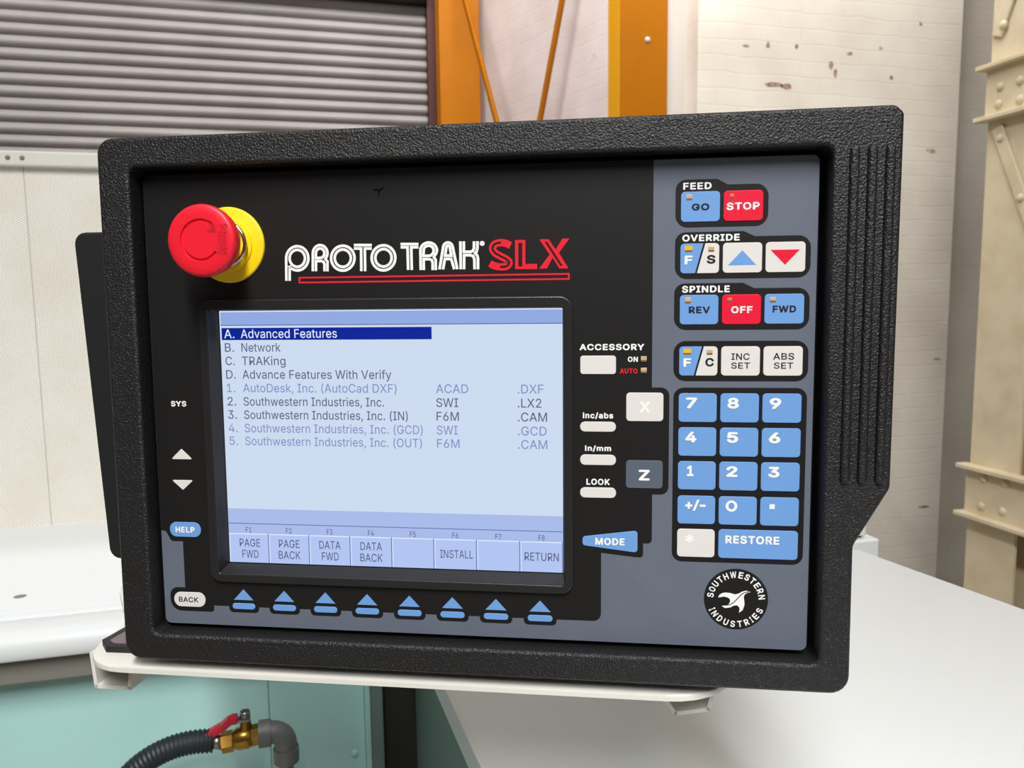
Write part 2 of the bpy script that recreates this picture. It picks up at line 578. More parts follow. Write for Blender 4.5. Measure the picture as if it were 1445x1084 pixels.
# outlines of the lettering: advance and closed contours per character
GLYPHS = {
    ' ': (188, ''),
    '(': (273, '89,207 90,244 94,283 101,324 109,364 119,403 132,441 145,477 160,510 177,539 236,539 219,503 204,466 191,428 179,390 169,351 161,313 156,276 152,241 151,207 152,176 155,145 160,115 167,83 177,50 188,16 202,-19 218,-57 236,-96 177,-96 150,-46 128,4 111,55 99,106 92,156'),
    ')': (273, '37,-96 56,-56 72,-18 86,18 97,52 106,85 113,116 118,147 121,177 122,207 121,241 117,276 112,313 104,351 94,390 82,428 69,466 54,503 37,539 97,539 113,510 128,477 142,441 154,403 164,364 173,323 179,283 183,244 184,207 182,156 174,104 161,53 144,3 123,-47 97,-96'),
    '*': (453, '201,223 206,331 114,272 89,315 186,365 89,415 114,459 206,400 201,509 250,509 246,400 337,459 362,415 266,365 362,315 337,272 246,331 250,223'),
    ',': (188, '38,-119 68,71 137,71 84,-119'),
    '.': (188, '95,-4 78,-1 63,9 53,24 50,41 53,59 63,73 78,83 95,87 113,83 128,73 138,59 141,41 138,24 128,9 113,-1'),
    '/': (249, '235,533 71,-76 14,-76 178,533'),
    '0': (453, '227,-7 191,-3 158,7 130,24 105,48 85,77 69,113 57,155 50,202 48,254 50,306 57,353 69,395 85,431 106,461 130,484 159,502 191,512 227,516 262,512 295,502 323,484 348,461 368,431 384,395 396,353 403,306 405,254 403,202 396,155 384,113 368,77 348,48 323,24 295,7 263,-3|227,50 250,52 271,60 290,74 306,92 320,116 330,144 338,176 342,213 344,254 342,295 338,332 330,365 320,393 306,416 290,435 271,449 250,457 227,460 203,457 182,449 163,435 147,416 134,393 123,365 115,332 111,295 109,254 111,213 115,176 123,144 134,116 147,92 163,74 182,60 203,52'),
    '1': (453, '76,0 76,55 391,55 391,0|276,509 276,0 212,0 212,448 209,448 86,358 86,427 198,509'),
    '2': (453, '64,0 64,47 234,229 282,282 299,305 311,327 318,348 320,371 317,397 308,419 293,436 273,449 250,457 224,460 196,457 172,447 153,433 139,413 130,390 127,362 66,362 68,391 75,418 86,442 102,464 121,482 143,496 168,507 196,513 225,516 254,513 281,507 306,497 328,482 346,465 361,445 372,423 379,398 381,372 378,345 371,318 363,299 351,280 336,259 267,180 153,60 153,57 389,57 389,0'),
    '3': (453, '218,-7 188,-5 159,1 133,10 108,22 88,38 70,57 57,79 48,104 44,132 109,132 115,107 126,87 144,71 165,59 191,52 219,50 248,53 275,61 297,74 315,93 325,116 329,145 326,172 316,196 299,217 275,234 254,241 229,246 201,248 157,248 157,299 288,448 288,452 70,452 70,509 372,509 372,461 211,278 211,289 247,290 279,286 308,276 333,262 354,244 371,222 383,198 391,173 393,145 390,116 383,90 370,66 354,45 333,27 309,12 281,2 251,-5'),
    '4': (453, '40,105 40,158 247,509 311,509 109,166 109,163 413,163 413,105|282,0 282,121 282,146 282,318 343,318 343,0'),
    '5': (453, '221,-7 192,-5 165,1 140,11 118,25 99,41 83,60 71,82 63,105 60,130 122,130 127,108 138,89 154,73 173,60 196,52 221,50 250,53 276,64 298,82 314,104 324,131 328,162 326,183 321,203 314,221 297,244 275,262 248,273 218,277 192,275 167,268 145,258 128,246 67,253 96,509 366,509 366,452 151,452 134,301 136,301 155,315 178,325 203,331 229,334 252,332 274,328 294,321 313,311 330,299 345,285 358,269 370,251 379,231 386,210 390,187 391,163 388,132 381,102 369,76 352,52 332,32 309,15 282,3 253,-4'),
    '6': (453, '226,-7 196,-4 168,3 142,15 119,31 100,51 84,74 73,101 66,130 64,162 65,187 71,212 80,239 93,268 112,302 137,340 252,509 322,509 151,261 145,261 154,275 165,288 179,299 196,307 214,312 235,314 265,312 291,305 316,295 337,280 355,262 370,240 380,215 387,187 389,157 387,127 379,98 368,73 352,50 333,30 310,14 284,3 257,-4|226,48 254,52 279,63 299,79 314,101 324,128 327,157 324,187 314,213 299,235 279,251 254,262 226,265 198,262 174,252 153,235 138,214 128,188 125,158 128,128 138,102 153,79 174,63 198,52'),
    '7': (453, '97,0 323,448 323,452 62,452 62,509 391,509 391,449 165,0'),
    '8': (453, '226,-7 193,-5 163,1 136,11 111,25 91,42 74,62 62,84 54,109 52,135 53,156 58,176 65,195 81,220 101,241 125,256 153,265 153,267 129,276 109,289 93,308 80,330 73,354 70,380 73,405 79,429 90,450 106,469 124,485 146,498 170,508 197,514 226,516 255,514 282,508 306,498 328,485 346,469 361,450 373,429 379,405 382,380 379,354 372,330 359,308 343,289 323,276 300,267 300,265 327,256 351,241 372,220 387,195 395,176 399,156 401,135 398,109 391,84 378,62 362,42 341,25 317,11 289,1 259,-5|226,49 258,52 285,60 307,74 323,91 333,113 337,139 333,165 322,189 305,208 283,223 256,232 226,235 196,232 169,223 147,208 130,189 119,165 115,139 119,113 129,91 145,74 167,60 185,54 205,50|226,290 252,292 274,300 293,313 307,330 316,351 319,376 316,399 308,420 294,437 275,449 252,457 226,460 200,457 177,449 159,437 145,420 136,399 133,376 136,351 145,330 159,313 178,300 201,292'),
    '9': (453, '226,516 256,513 285,506 310,494 333,478 352,458 368,434 380,408 387,378 389,347 387,322 382,296 373,270 359,240 340,207 315,168 200,0 130,0 301,248 307,248 299,234 287,221 273,210 257,202 238,196 218,195 188,197 161,203 137,214 116,229 98,247 83,269 72,294 66,321 64,352 66,382 73,411 85,436 101,459 120,479 143,494 168,506 196,513|226,460 199,457 174,446 154,429 138,407 129,381 125,352 129,322 138,295 154,274 174,257 199,247 226,243 254,247 279,257 299,273 314,295 324,321 327,350 324,381 314,407 299,429 279,446 254,457'),
    'A': (480, '16,0 201,509 276,509 463,0 395,0 287,302 264,372 232,478 245,478 213,371 191,302 85,0|110,142 110,199 370,199 370,142'),
    'B': (456, '60,0 60,509 241,509 274,507 304,501 329,491 350,477 367,461 381,442 390,421 396,398 398,374 395,344 387,320 373,301 356,286 336,275 315,267 315,262 339,257 363,245 385,227 402,203 411,184 416,161 418,136 416,111 410,88 400,67 386,48 368,31 344,18 317,8 284,2 247,0|125,57 245,57 281,60 309,67 330,80 344,96 353,115 355,137 352,161 342,184 327,203 306,218 279,228 248,231 125,231|125,285 238,285 265,288 288,296 308,309 323,326 333,348 336,372 333,393 326,412 313,429 294,442 270,449 240,452 125,452'),
    'C': (510, '267,-7 225,-3 186,7 150,25 119,49 92,79 70,115 53,157 44,203 40,254 44,305 53,352 70,393 92,429 119,459 150,484 186,501 225,512 267,516 293,514 317,511 340,504 362,496 383,485 402,471 419,456 435,438 448,418 459,397 467,373 473,348 408,348 401,373 389,395 375,413 357,428 337,440 315,449 292,454 267,456 237,453 209,445 184,432 161,414 141,391 125,364 113,332 106,295 103,254 106,213 113,177 125,145 141,117 161,94 184,76 210,63 237,56 267,53 292,55 315,60 337,69 357,81 375,96 389,114 401,136 408,160 473,160 467,135 459,112 448,91 435,71 420,53 402,38 383,24 363,13 341,5 317,-2 293,-6'),
    'D': (502, '219,0 96,0 96,57 215,57 254,60 288,68 318,81 343,99 363,122 379,149 390,181 397,216 399,255 397,294 390,329 379,361 364,388 344,410 320,428 291,441 258,449 221,452 93,452 93,509 225,509 273,505 315,495 353,478 385,455 412,426 433,391 449,351 458,306 462,255 458,205 449,159 433,119 411,83 384,54 351,31 312,14 268,3|125,509 125,0 60,0 60,509'),
    'E': (419, '60,0 60,509 372,509 372,452 125,452 125,286 355,286 355,229 125,229 125,57 375,57 375,0'),
    'F': (410, '60,0 60,509 369,509 369,452 125,452 125,278 346,278 346,221 125,221 125,0'),
    'G': (520, '269,-7 225,-3 185,7 149,25 118,49 91,79 69,116 53,157 43,203 40,254 43,305 53,352 69,393 91,429 117,459 149,484 184,501 223,512 265,516 291,514 316,510 340,504 363,494 384,483 403,469 421,453 436,436 449,416 460,395 468,373 474,349 408,349 399,372 387,393 373,411 356,427 337,439 315,448 291,454 265,456 236,453 209,445 183,432 160,414 141,392 125,364 113,332 106,295 103,254 106,213 113,177 125,145 141,117 161,95 184,76 210,63 238,56 269,53 296,55 322,61 345,71 365,85 382,102 396,123 407,147 413,173 415,202 434,199 283,199 283,256 478,256 478,200 475,160 466,124 451,91 431,62 406,38 377,19 344,5 308,-4'),
    'H': (517, '60,0 60,509 125,509 125,289 392,289 392,509 457,509 457,0 392,0 392,232 125,232 125,0'),
    'I': (300, '31,0 31,57 118,57 118,452 31,452 31,509 269,509 269,452 183,452 183,57 269,57 269,0'),
    'K': (467, '104,145 104,216 139,261 174,303 212,344 364,509 448,509 231,276 228,276|60,0 60,509 125,509 125,334 124,225 125,193 125,0|372,0 188,259 228,309 449,0'),
    'L': (393, '60,0 60,509 125,509 125,57 361,57 361,0'),
    'M': (628, '60,0 60,509 152,509 277,187 287,159 299,123 311,84 322,49 307,49 318,83 330,121 342,158 352,187 476,509 568,509 568,0 504,0 504,291 504,327 505,369 506,413 507,457 513,457 498,409 482,363 467,322 456,291 342,0 286,0 170,291 159,321 145,361 129,408 112,457 119,457 120,416 121,372 122,328 122,291 122,0'),
    'N': (523, '60,0 60,509 136,509 343,183 363,151 388,107 414,55 405,54 401,108 399,157 399,195 399,509 463,509 463,0 387,0 202,290 177,331 148,381 108,452 119,454 122,384 124,328 125,291 125,0'),
    'O': (533, '267,-7 225,-3 186,7 150,25 119,49 92,79 70,115 53,157 44,203 40,254 44,305 53,352 70,393 92,429 119,459 150,484 186,501 225,512 267,516 309,512 348,501 384,484 415,459 442,429 464,393 480,352 490,305 493,254 490,203 480,157 464,115 442,79 415,49 384,25 348,7 309,-3|267,53 296,55 324,63 349,76 372,94 392,116 408,144 420,176 428,213 430,254 428,295 420,332 408,365 392,392 372,415 349,433 324,446 296,453 267,456 237,453 210,445 184,433 161,415 142,392 125,364 113,332 106,295 103,254 106,213 113,176 125,144 142,117 161,94 184,76 210,63 237,55'),
    'P': (445, '60,0 60,509 235,509 272,506 305,499 332,487 356,471 375,452 390,430 400,404 407,377 409,348 407,318 400,291 390,265 375,243 356,223 332,207 305,195 272,188 235,186 109,186 109,242 233,242 257,244 279,248 297,256 318,272 333,294 342,319 344,348 342,376 333,402 318,423 297,439 279,446 257,451 232,452 125,452 125,0'),
    'R': (449, '60,0 60,509 236,509 273,506 305,500 333,489 356,473 376,455 390,433 401,408 407,381 409,352 407,323 401,296 390,271 376,250 356,232 333,217 305,206 273,200 236,198 96,198 96,255 234,255 258,256 280,260 298,267 319,281 334,300 342,324 345,352 342,380 334,405 319,425 298,440 279,446 258,451 233,452 125,452 125,0|353,0 230,229 303,229 428,0'),
    'S': (447, '224,-9 188,-7 156,-1 128,9 102,23 81,40 64,60 51,83 42,109 38,137 104,137 110,110 123,88 142,71 166,59 194,52 224,49 246,50 267,54 286,60 311,74 329,92 341,114 346,139 342,161 332,179 316,193 296,205 245,222 184,239 145,253 112,269 86,289 67,313 56,341 52,372 54,400 62,425 75,448 92,468 113,484 138,498 165,508 195,514 227,516 259,514 289,508 316,498 340,484 360,468 377,449 390,427 398,403 401,378 337,378 332,402 320,421 302,437 280,449 254,456 225,459 194,456 167,448 145,435 129,418 118,398 115,376 119,352 131,334 148,319 169,308 212,293 264,279 312,264 336,252 359,238 379,220 395,198 402,180 407,161 408,139 406,112 399,87 386,64 370,43 349,25 323,11 294,0 261,-7'),
    'T': (449, '32,452 32,509 417,509 417,452 257,452 257,0 193,0 193,452'),
    'U': (517, '259,-8 220,-6 186,2 154,15 126,33 103,55 85,80 71,108 63,140 60,173 60,509 124,509 124,178 126,155 132,133 141,113 153,95 169,80 187,68 208,59 232,53 259,52 285,53 309,59 331,68 349,80 364,95 377,113 385,133 391,155 393,178 393,509 457,509 457,173 454,140 446,108 433,80 414,55 391,33 363,15 332,2 297,-6'),
    'V': (480, '204,0 16,509 84,509 192,206 215,137 248,31 235,31 267,138 290,206 395,509 463,509 278,0'),
    'W': (686, '155,0 16,509 82,509 163,196 175,145 187,94 197,40 189,40 200,94 211,145 224,196 306,509 380,509 462,196 474,145 486,94 497,40 488,40 499,94 510,145 523,196 603,509 670,509 530,0 455,0 368,323 351,391 336,475 350,475 335,395 318,323 230,0'),
    'X': (474, '18,0 217,284 217,236 29,509 104,509 178,400 204,361 223,329 243,292 232,292 252,329 272,361 298,400 374,509 446,509 259,239 259,287 456,0 382,0 292,129 268,165 250,195 230,231 244,231 225,196 206,166 182,129 91,0'),
    'Y': (472, '203,0 203,208 16,509 91,509 192,344 222,292 250,230 224,230 251,293 280,344 381,509 455,509 268,208 268,0'),
    'Z': (438, '42,0 42,46 273,385 306,431 341,476 348,454 285,452 223,452 40,452 40,509 397,509 397,462 169,129 134,81 97,33 90,54 152,57 214,57 399,57 399,0'),
    'a': (389, '160,-9 137,-7 115,-3 94,5 76,15 60,29 48,45 38,63 32,84 30,108 34,138 43,161 58,179 78,193 100,203 125,211 178,220 234,227 252,230 265,235 273,243 276,255 276,257 273,279 267,297 256,311 240,322 220,329 196,331 171,329 149,322 132,313 118,301 107,288 100,274 41,291 51,313 64,331 79,346 95,358 114,368 133,375 153,380 173,383 194,384 239,379 263,372 286,360 306,343 322,320 330,301 335,278 337,251 337,0 277,0 277,52 272,52 252,25 236,12 215,1 190,-6|170,45 202,49 228,59 248,74 263,93 272,115 276,138 276,190 259,182 231,176 200,171 175,168 134,159 117,150 103,139 95,124 92,105 94,87 102,72 114,61 130,52 149,47'),
    'b': (424, '229,-8 198,-5 172,4 153,17 138,31 118,59 112,59 112,0 53,0 53,509 114,509 114,319 118,319 137,346 152,360 171,373 197,381 229,384 259,382 287,374 313,361 335,342 354,320 370,293 381,261 388,227 390,189 388,151 381,116 370,84 355,57 336,34 313,16 288,3 260,-6|220,47 242,49 262,55 279,66 294,80 306,97 316,117 323,139 327,163 328,189 327,215 323,239 316,261 307,281 295,298 280,311 262,322 243,328 220,330 198,328 178,322 161,312 147,299 134,282 125,263 118,241 114,216 113,189 114,162 118,138 125,115 135,95 147,78 162,65 179,55 198,49'),
    'c': (396, '207,-8 174,-5 144,3 117,16 93,35 72,58 56,85 44,116 37,150 34,187 37,225 44,260 56,291 72,318 93,341 117,360 144,374 174,382 207,384 234,383 260,377 284,368 305,356 324,341 340,322 353,301 362,277 303,262 290,289 270,311 242,325 207,330 184,328 163,321 145,310 130,296 118,278 108,258 102,236 98,212 96,187 98,163 102,139 108,117 118,97 130,80 145,66 163,55 184,49 207,46 243,52 271,66 292,89 304,117 363,102 354,78 341,56 325,37 306,21 285,9 261,-1 235,-6'),
    'd': (424, '195,-8 165,-6 137,3 111,16 89,34 70,57 55,84 43,116 36,151 34,189 36,227 43,261 55,293 70,320 89,342 112,361 137,374 165,382 196,384 228,381 253,373 272,360 287,346 306,319 311,319 311,509 372,509 372,0 313,0 313,59 307,59 287,31 272,17 252,4 227,-5|205,47 226,49 246,55 263,65 278,78 290,95 299,115 306,138 310,162 312,189 310,216 306,241 300,263 290,282 278,299 263,312 246,322 227,328 205,330 182,328 162,322 145,311 130,298 118,281 108,261 102,239 98,215 96,189 98,163 102,139 109,117 118,97 130,80 145,66 162,55 182,49'),
    'e': (404, '212,-8 177,-5 145,3 117,16 92,35 72,58 56,85 44,116 37,150 34,187 36,224 44,258 55,290 71,317 91,340 115,359 142,373 172,382 205,384 226,383 246,380 266,374 285,366 303,355 319,341 334,324 347,305 357,282 365,256 370,227 371,194 371,169 75,169 75,221 338,221 310,202 308,226 304,248 298,269 283,294 263,314 237,326 205,330 183,328 164,323 146,313 125,294 109,270 99,241 96,211 96,178 98,151 102,127 110,106 121,88 135,73 151,61 169,53 190,48 212,46 234,48 254,53 271,61 285,73 297,88 306,105 365,91 353,63 335,39 320,26 302,14 283,4 261,-3 237,-7'),
    'f': (254, '228,379 228,327 6,327 6,379|81,0 81,432 84,461 96,486 113,505 135,519 161,527 187,530 222,527 243,521 227,468 215,472 195,474 171,470 154,460 145,443 142,419 142,0'),
    'g': (425, '207,-151 180,-149 156,-146 134,-140 105,-127 82,-110 64,-91 51,-69 101,-41 122,-66 136,-78 154,-88 178,-95 207,-97 236,-95 261,-87 282,-75 298,-58 308,-34 311,-6 311,68 306,68 287,41 272,28 252,16 227,8 195,5 165,7 138,14 113,27 90,43 71,65 55,90 43,120 36,154 34,191 36,229 43,263 55,293 71,320 90,342 112,361 138,374 166,382 196,384 228,382 253,373 273,360 288,346 308,319 313,319 313,379 372,379 372,-9 370,-40 363,-67 350,-90 334,-109 314,-124 291,-136 265,-144 237,-149|205,59 227,61 246,66 264,75 285,95 300,121 307,142 311,166 312,193 311,219 307,242 300,264 291,283 279,299 264,312 247,322 227,328 205,330 182,328 163,322 145,312 130,298 118,282 109,262 102,241 98,218 96,193 98,167 102,144 109,123 124,96 145,76 163,66 183,61'),
    'h': (410, '114,227 114,0 53,0 53,509 114,509 114,287 102,287 116,319 132,344 152,362 175,374 200,382 227,384 252,383 275,377 295,369 313,356 328,340 341,321 350,298 355,271 357,240 357,0 296,0 296,235 293,263 286,286 273,304 256,318 235,326 210,329 184,326 161,317 141,303 126,283 117,257'),
    'i': (167, '53,0 53,379 114,379 114,0|84,443 67,446 54,455 44,468 41,483 44,499 54,512 67,521 84,524 100,521 114,512 123,499 126,483 123,468 114,455 100,446'),
    'k': (381, '110,137 110,212 121,212 284,379 360,379 184,199 177,199|53,0 53,509 114,509 114,0|294,0 148,186 191,229 372,0'),
    'l': (189, '139,-2 112,0 91,8 74,20 62,37 55,59 53,84 53,509 114,509 114,99 115,77 120,62 130,54 146,52 160,53 170,54 181,3 162,-1'),
    'm': (610, '53,0 53,379 112,379 112,295 108,295 118,323 132,346 151,363 172,376 195,384 219,386 245,383 268,375 287,361 303,342 314,320 321,295 312,295 322,321 337,343 357,361 381,375 407,383 437,386 458,385 478,380 497,372 514,361 529,346 541,328 550,307 555,283 557,255 557,0 496,0 496,254 493,279 485,298 473,313 447,326 419,330 395,328 374,320 358,307 345,290 338,270 335,247 335,0 274,0 274,260 269,288 253,311 229,326 199,330 178,328 158,320 140,307 126,289 117,266 114,238 114,0'),
    'n': (410, '114,227 114,0 53,0 53,379 112,379 112,287 102,287 116,319 132,344 152,362 175,374 200,382 227,384 252,383 275,377 295,369 313,356 328,340 341,321 350,298 355,271 357,240 357,0 296,0 296,235 293,263 286,286 273,304 256,318 235,326 210,329 184,326 161,317 141,303 126,283 117,257'),
    'o': (415, '207,-8 174,-5 144,3 117,16 93,35 72,58 56,85 44,116 37,150 34,187 37,225 44,260 56,291 72,318 93,341 117,360 144,374 174,382 207,384 241,382 271,374 299,360 323,341 343,318 359,291 371,260 379,225 381,187 379,150 371,116 359,85 343,58 323,35 299,16 271,3 241,-5|207,46 231,49 252,55 270,66 285,80 298,97 307,117 314,139 318,163 319,187 318,212 314,236 307,258 298,278 285,296 270,310 252,321 231,328 207,330 184,328 163,321 145,310 130,296 118,278 108,258 102,236 98,212 96,187 98,163 102,139 108,117 118,97 130,80 145,66 163,55 184,49'),
    'r': (259, '53,0 53,379 112,379 112,321 115,321 130,347 152,367 171,377 191,383 213,385 229,384 243,384 243,322 230,324 207,326 182,323 159,315 140,301 126,284 117,262 114,237 114,0'),
    's': (365, '182,-8 157,-7 133,-3 112,3 93,12 76,24 62,38 50,54 41,73 36,94 94,107 105,79 124,60 150,49 181,45 206,47 227,53 244,62 262,81 268,103 265,121 254,136 237,147 212,155 149,170 118,180 92,192 72,208 58,227 50,249 47,274 49,295 55,314 65,332 79,347 95,360 115,370 137,378 161,383 187,384 212,383 234,379 254,372 279,358 299,339 314,316 324,290 268,277 258,298 243,316 219,328 187,333 156,329 131,317 114,299 109,277 112,258 124,243 144,232 172,223 229,209 261,200 287,187 306,171 320,153 328,131 331,107 329,85 323,65 312,47 298,31 281,18 260,6 236,-2 210,-7'),
    't': (227, '204,379 204,327 6,327 6,379|65,471 126,471 126,98 128,76 136,61 150,53 170,50 185,51 202,54 213,2 192,-3 168,-4 138,-1 113,7 92,21 77,41 68,64 65,93'),
    'u': (410, '182,-5 158,-3 135,2 115,11 97,23 82,39 69,59 60,82 54,109 53,139 53,379 114,379 114,144 116,117 124,94 137,75 154,61 175,53 200,50 226,53 249,62 268,77 283,97 293,122 296,153 296,379 357,379 357,0 298,0 298,92 307,92 294,60 277,35 257,17 234,5 209,-3'),
    'v': (389, '163,0 17,379 84,379 165,155 187,87 206,21 184,21 203,87 224,155 305,379 371,379 226,0'),
    'w': (567, '138,0 23,379 87,379 133,214 154,137 175,41 165,41 186,135 206,214 252,379 316,379 362,214 382,136 402,41 391,41 413,135 434,214 480,379 545,379 429,0 368,0 319,172 305,225 291,280 277,338 291,338 277,280 263,225 248,172 199,0'),
    'y': (389, '47,-139 61,-86 71,-87 88,-90 104,-89 118,-84 130,-74 141,-58 151,-36 163,-1 17,379 84,379 165,155 187,87 206,21 184,21 202,87 224,155 305,379 371,379 204,-58 191,-85 177,-107 159,-124 139,-136 117,-143 91,-145 65,-143'),
}


def area2(lp):
    return sum(lp[k - 1][0] * lp[k][1] - lp[k][0] * lp[k - 1][1] for k in range(len(lp)))


def inside(p, lp):
    c = False
    for k in range(len(lp)):
        (x0, y0), (x1, y1) = lp[k - 1], lp[k]
        if (y0 > p[1]) != (y1 > p[1]) and p[0] < (x1 - x0) * (p[1] - y0) / (y1 - y0) + x0:
            c = not c
    return c


def glyph_groups(ch):
    """Each solid stroke outline of a character with the holes inside it."""
    lps = [[tuple(int(v) for v in q.split(',')) for q in lp.split()] for lp in (GLYPHS[ch][1].split('|') if GLYPHS[ch][1] else [])]
    solid = [lp for lp in lps if area2(lp) < 0]
    holes = [lp for lp in lps if area2(lp) > 0]
    return [[lp] + [h for h in holes if inside(h[0], lp)] for lp in solid]


def lettering_mesh(s, bold=0.0):
    """Flat mesh of a string in glyph units / 100, thickened all round by bold."""
    verts, faces, px, ly = [], [], 0, 0
    sh = [(0, 0)]
    if bold:
        sh += [(math.cos(math.pi * k / 4) * bold, math.sin(math.pi * k / 4) * bold) for k in range(8)]
    for ch in s:
        for g in glyph_groups(ch):
            tris = tessellate_polygon([[Vector((x, y, 0)) for x, y in lp] for lp in g])
            flatp = [q for lp in g for q in lp]
            for dx, dy in sh:
                n0 = len(verts)
                ly += 1
                verts += [((px + x) / 100 + dx, y / 100 + dy, -0.005 * (ly % 20)) for x, y in flatp]
                faces += [[n0 + i for i in t] for t in tris]
        px += GLYPHS[ch][0] + bold * 190
    me = bpy.data.meshes.new('tmp')
    me.from_pydata(verts, [], faces)
    return me


def text_mesh(s, bx, y_front, bold=0.0, rot=0.0):
    """Lettering fitted into the box (x0, z0, x1, z1)."""
    me = lettering_mesh(s, bold)
    xs = [v.co.x for v in me.vertices]
    ys = [v.co.y for v in me.vertices]
    x0, x1, y0, y1 = min(xs), max(xs), min(ys), max(ys)
    w, h = bx[2] - bx[0], bx[3] - bx[1]
    for v in me.vertices:
        a = (v.co.x - x0) / (x1 - x0)
        b = (v.co.y - y0) / (y1 - y0)
        if rot:                               # reading downwards
            v.co = (bx[0] + b * w, y_front + v.co.z, bx[3] - a * h)
        else:
            v.co = (bx[0] + a * w, y_front + v.co.z, bx[1] + b * h)
    return me


def text(mb, s, bx, y_front, m, bold=0.0, rot=0.0):
    mb.add_mesh(text_mesh(s, bx, y_front, bold, rot=rot), m)


def ribbon(mb, pts, w, y, m, closed=False):
    """Flat printed stroke of width w along pts in the panel plane."""
    P = [Vector(p) for p in pts]
    n = len(P)
    L, Rr = [], []
    for k in range(n):
        if closed:
            a, b = P[k - 1], P[(k + 1) % n]
        else:
            a, b = P[max(k - 1, 0)], P[min(k + 1, n - 1)]
        d1 = (P[k] - a)
        d2 = (b - P[k])
        d1 = d1.normalized() if d1.length > 1e-9 else d2.normalized()
        d2 = d2.normalized() if d2.length > 1e-9 else d1
        t = (d1 + d2).normalized()
        nn = Vector((-t.y, t.x))
        s = min(1.0 / max(abs(nn.dot(Vector((-d1.y, d1.x)))), 0.5), 1.6)
        L.append(P[k] + nn * w / 2 * s)
        Rr.append(P[k] - nn * w / 2 * s)
    rng = range(n) if closed else range(n - 1)
    i = mb.slot(m)
    vl = [mb.bm.verts.new((p.x, y, p.y)) for p in L]
    vr = [mb.bm.verts.new((p.x, y, p.y)) for p in Rr]
    for k in rng:
        j = (k + 1) % n
        f = mb.bm.faces.new((vl[k], vr[k], vr[j], vl[j]))
        f.material_index = i


def arc(cx, cz, rx, rz, a0, a1, n=18):
    return [(cx + rx * math.cos(R(a0 + (a1 - a0) * k / n)), cz + rz * math.sin(R(a0 + (a1 - a0) * k / n))) for k in range(n + 1)]


# ------------------------------------------------------------------ the hall (setting)
def struct(mb, name, label=None, **kw):
    o = mb.build(name, **kw)
    o['kind'] = 'structure'
    if label:
        o['label'] = label
    return o


b = MB()
b.box((-6, -6, -0.35), (7, 7, -0.25), M_floor)
struct(b, 'floor')

b = MB()
b.box((-4.5, 5.12, -0.25), (1.07, 5.3, 5.0), M_plain)
struct(b, 'wall_back')

# roller shutter: curved interlocking slats in one curtain
b = MB()
pitch = 0.0663
i = b.slot(M_shut)
prof = []
z = 1.2
while z < 3.25:
    for k in range(9):
        t = k / 8
        prof.append((4.98 - 0.020 * math.sin(math.pi * (0.04 + 0.96 * t) ** 0.8) + (0.012 if k == 8 else 0), z + pitch * 0.88 * t))
    prof.append((4.98 + 0.014, z + pitch * 0.94))
    z += pitch
va = [b.bm.verts.new((-2.85, y, zz)) for y, zz in prof]
vb = [b.bm.verts.new((0.779, y, zz)) for y, zz in prof]
for j in range(len(prof) - 1):
    f = b.bm.faces.new((va[j], vb[j], vb[j + 1], va[j + 1]))
    f.material_index = i
    f.smooth = True
struct(b, 'door_1', 'grey steel roller shutter of curved horizontal slats, closed')

b = MB()
b.box((0.765, 4.905, -0.25), (0.823, 5.09, 3.6), M_rail, 0.004)
struct(b, 'trim_1', 'dark red steel guide rail at the right edge of the roller shutter')
b = MB()
b.box((-2.85, 4.84, 3.234), (0.765, 5.1, 3.6), M_beam, 0.01)
struct(b, 'trim_2', 'dark brown steel lintel above the roller shutter')

# side wall between the two yellow columns
b = MB()
L_ = 1.21
b.box((0, 0, -0.25), (L_ + 0.30, 0.12, 5.0), M_brickp)
o = struct(b, 'wall_side', 'pinkish whitewashed side wall between the yellow columns')
ang = math.atan2(-1.3, 0.41)
o.matrix_world = Matrix.Translation((1.00, 5.12, 0)) @ Matrix.Rotation(ang, 4, 'Z')

# whitewashed brick wall at the right with a smooth pilaster next to the column
b = MB()
b.box((1.80, 3.43, -0.25), (3.28, 3.65, 4.4), M_brick)
b.box((3.28, 3.56, -0.25), (6.9, 3.75, 4.4), M_brick)
M_chip = mat('bare_brick', (150, 112, 92), 0.85, mottle=(60, (205, 190, 175), 0.9))
for cx, cz, rx, rz in ((2.20, 2.452, .065, .012), (2.27, 2.448, .04, .014), (2.515, 2.56, .014, .02), (2.54, 2.525, .013, .022), (2.166, 2.635, .011, .02),
                       (3.024, 2.791, .013, .013), (2.865, 2.522, .012, .012), (2.32, 2.635, .012, .01), (2.05, 2.62, .02, .006), 
                        (2.62, 2.62, .018, .008), (3.22, 1.1, .03, .005), (3.18, 0.3, .04, .007)):
    b.face([(cx + rx * math.cos(t * .524) * random.uniform(.6, 1.1), 3.4285, cz + rz * math.sin(t * .524) * random.uniform(.55, 1.15)) for t in range(12)], M_chip)
struct(b, 'wall_right', 'whitewashed brick wall with chipped paint')
b = MB()
b.box((1.695, 3.555, -0.25), (1.84, 3.74, 4.4), M_plain, 0.004)
struct(b, 'trim_3', 'smooth pale grey strip between yellow column and brick wall')


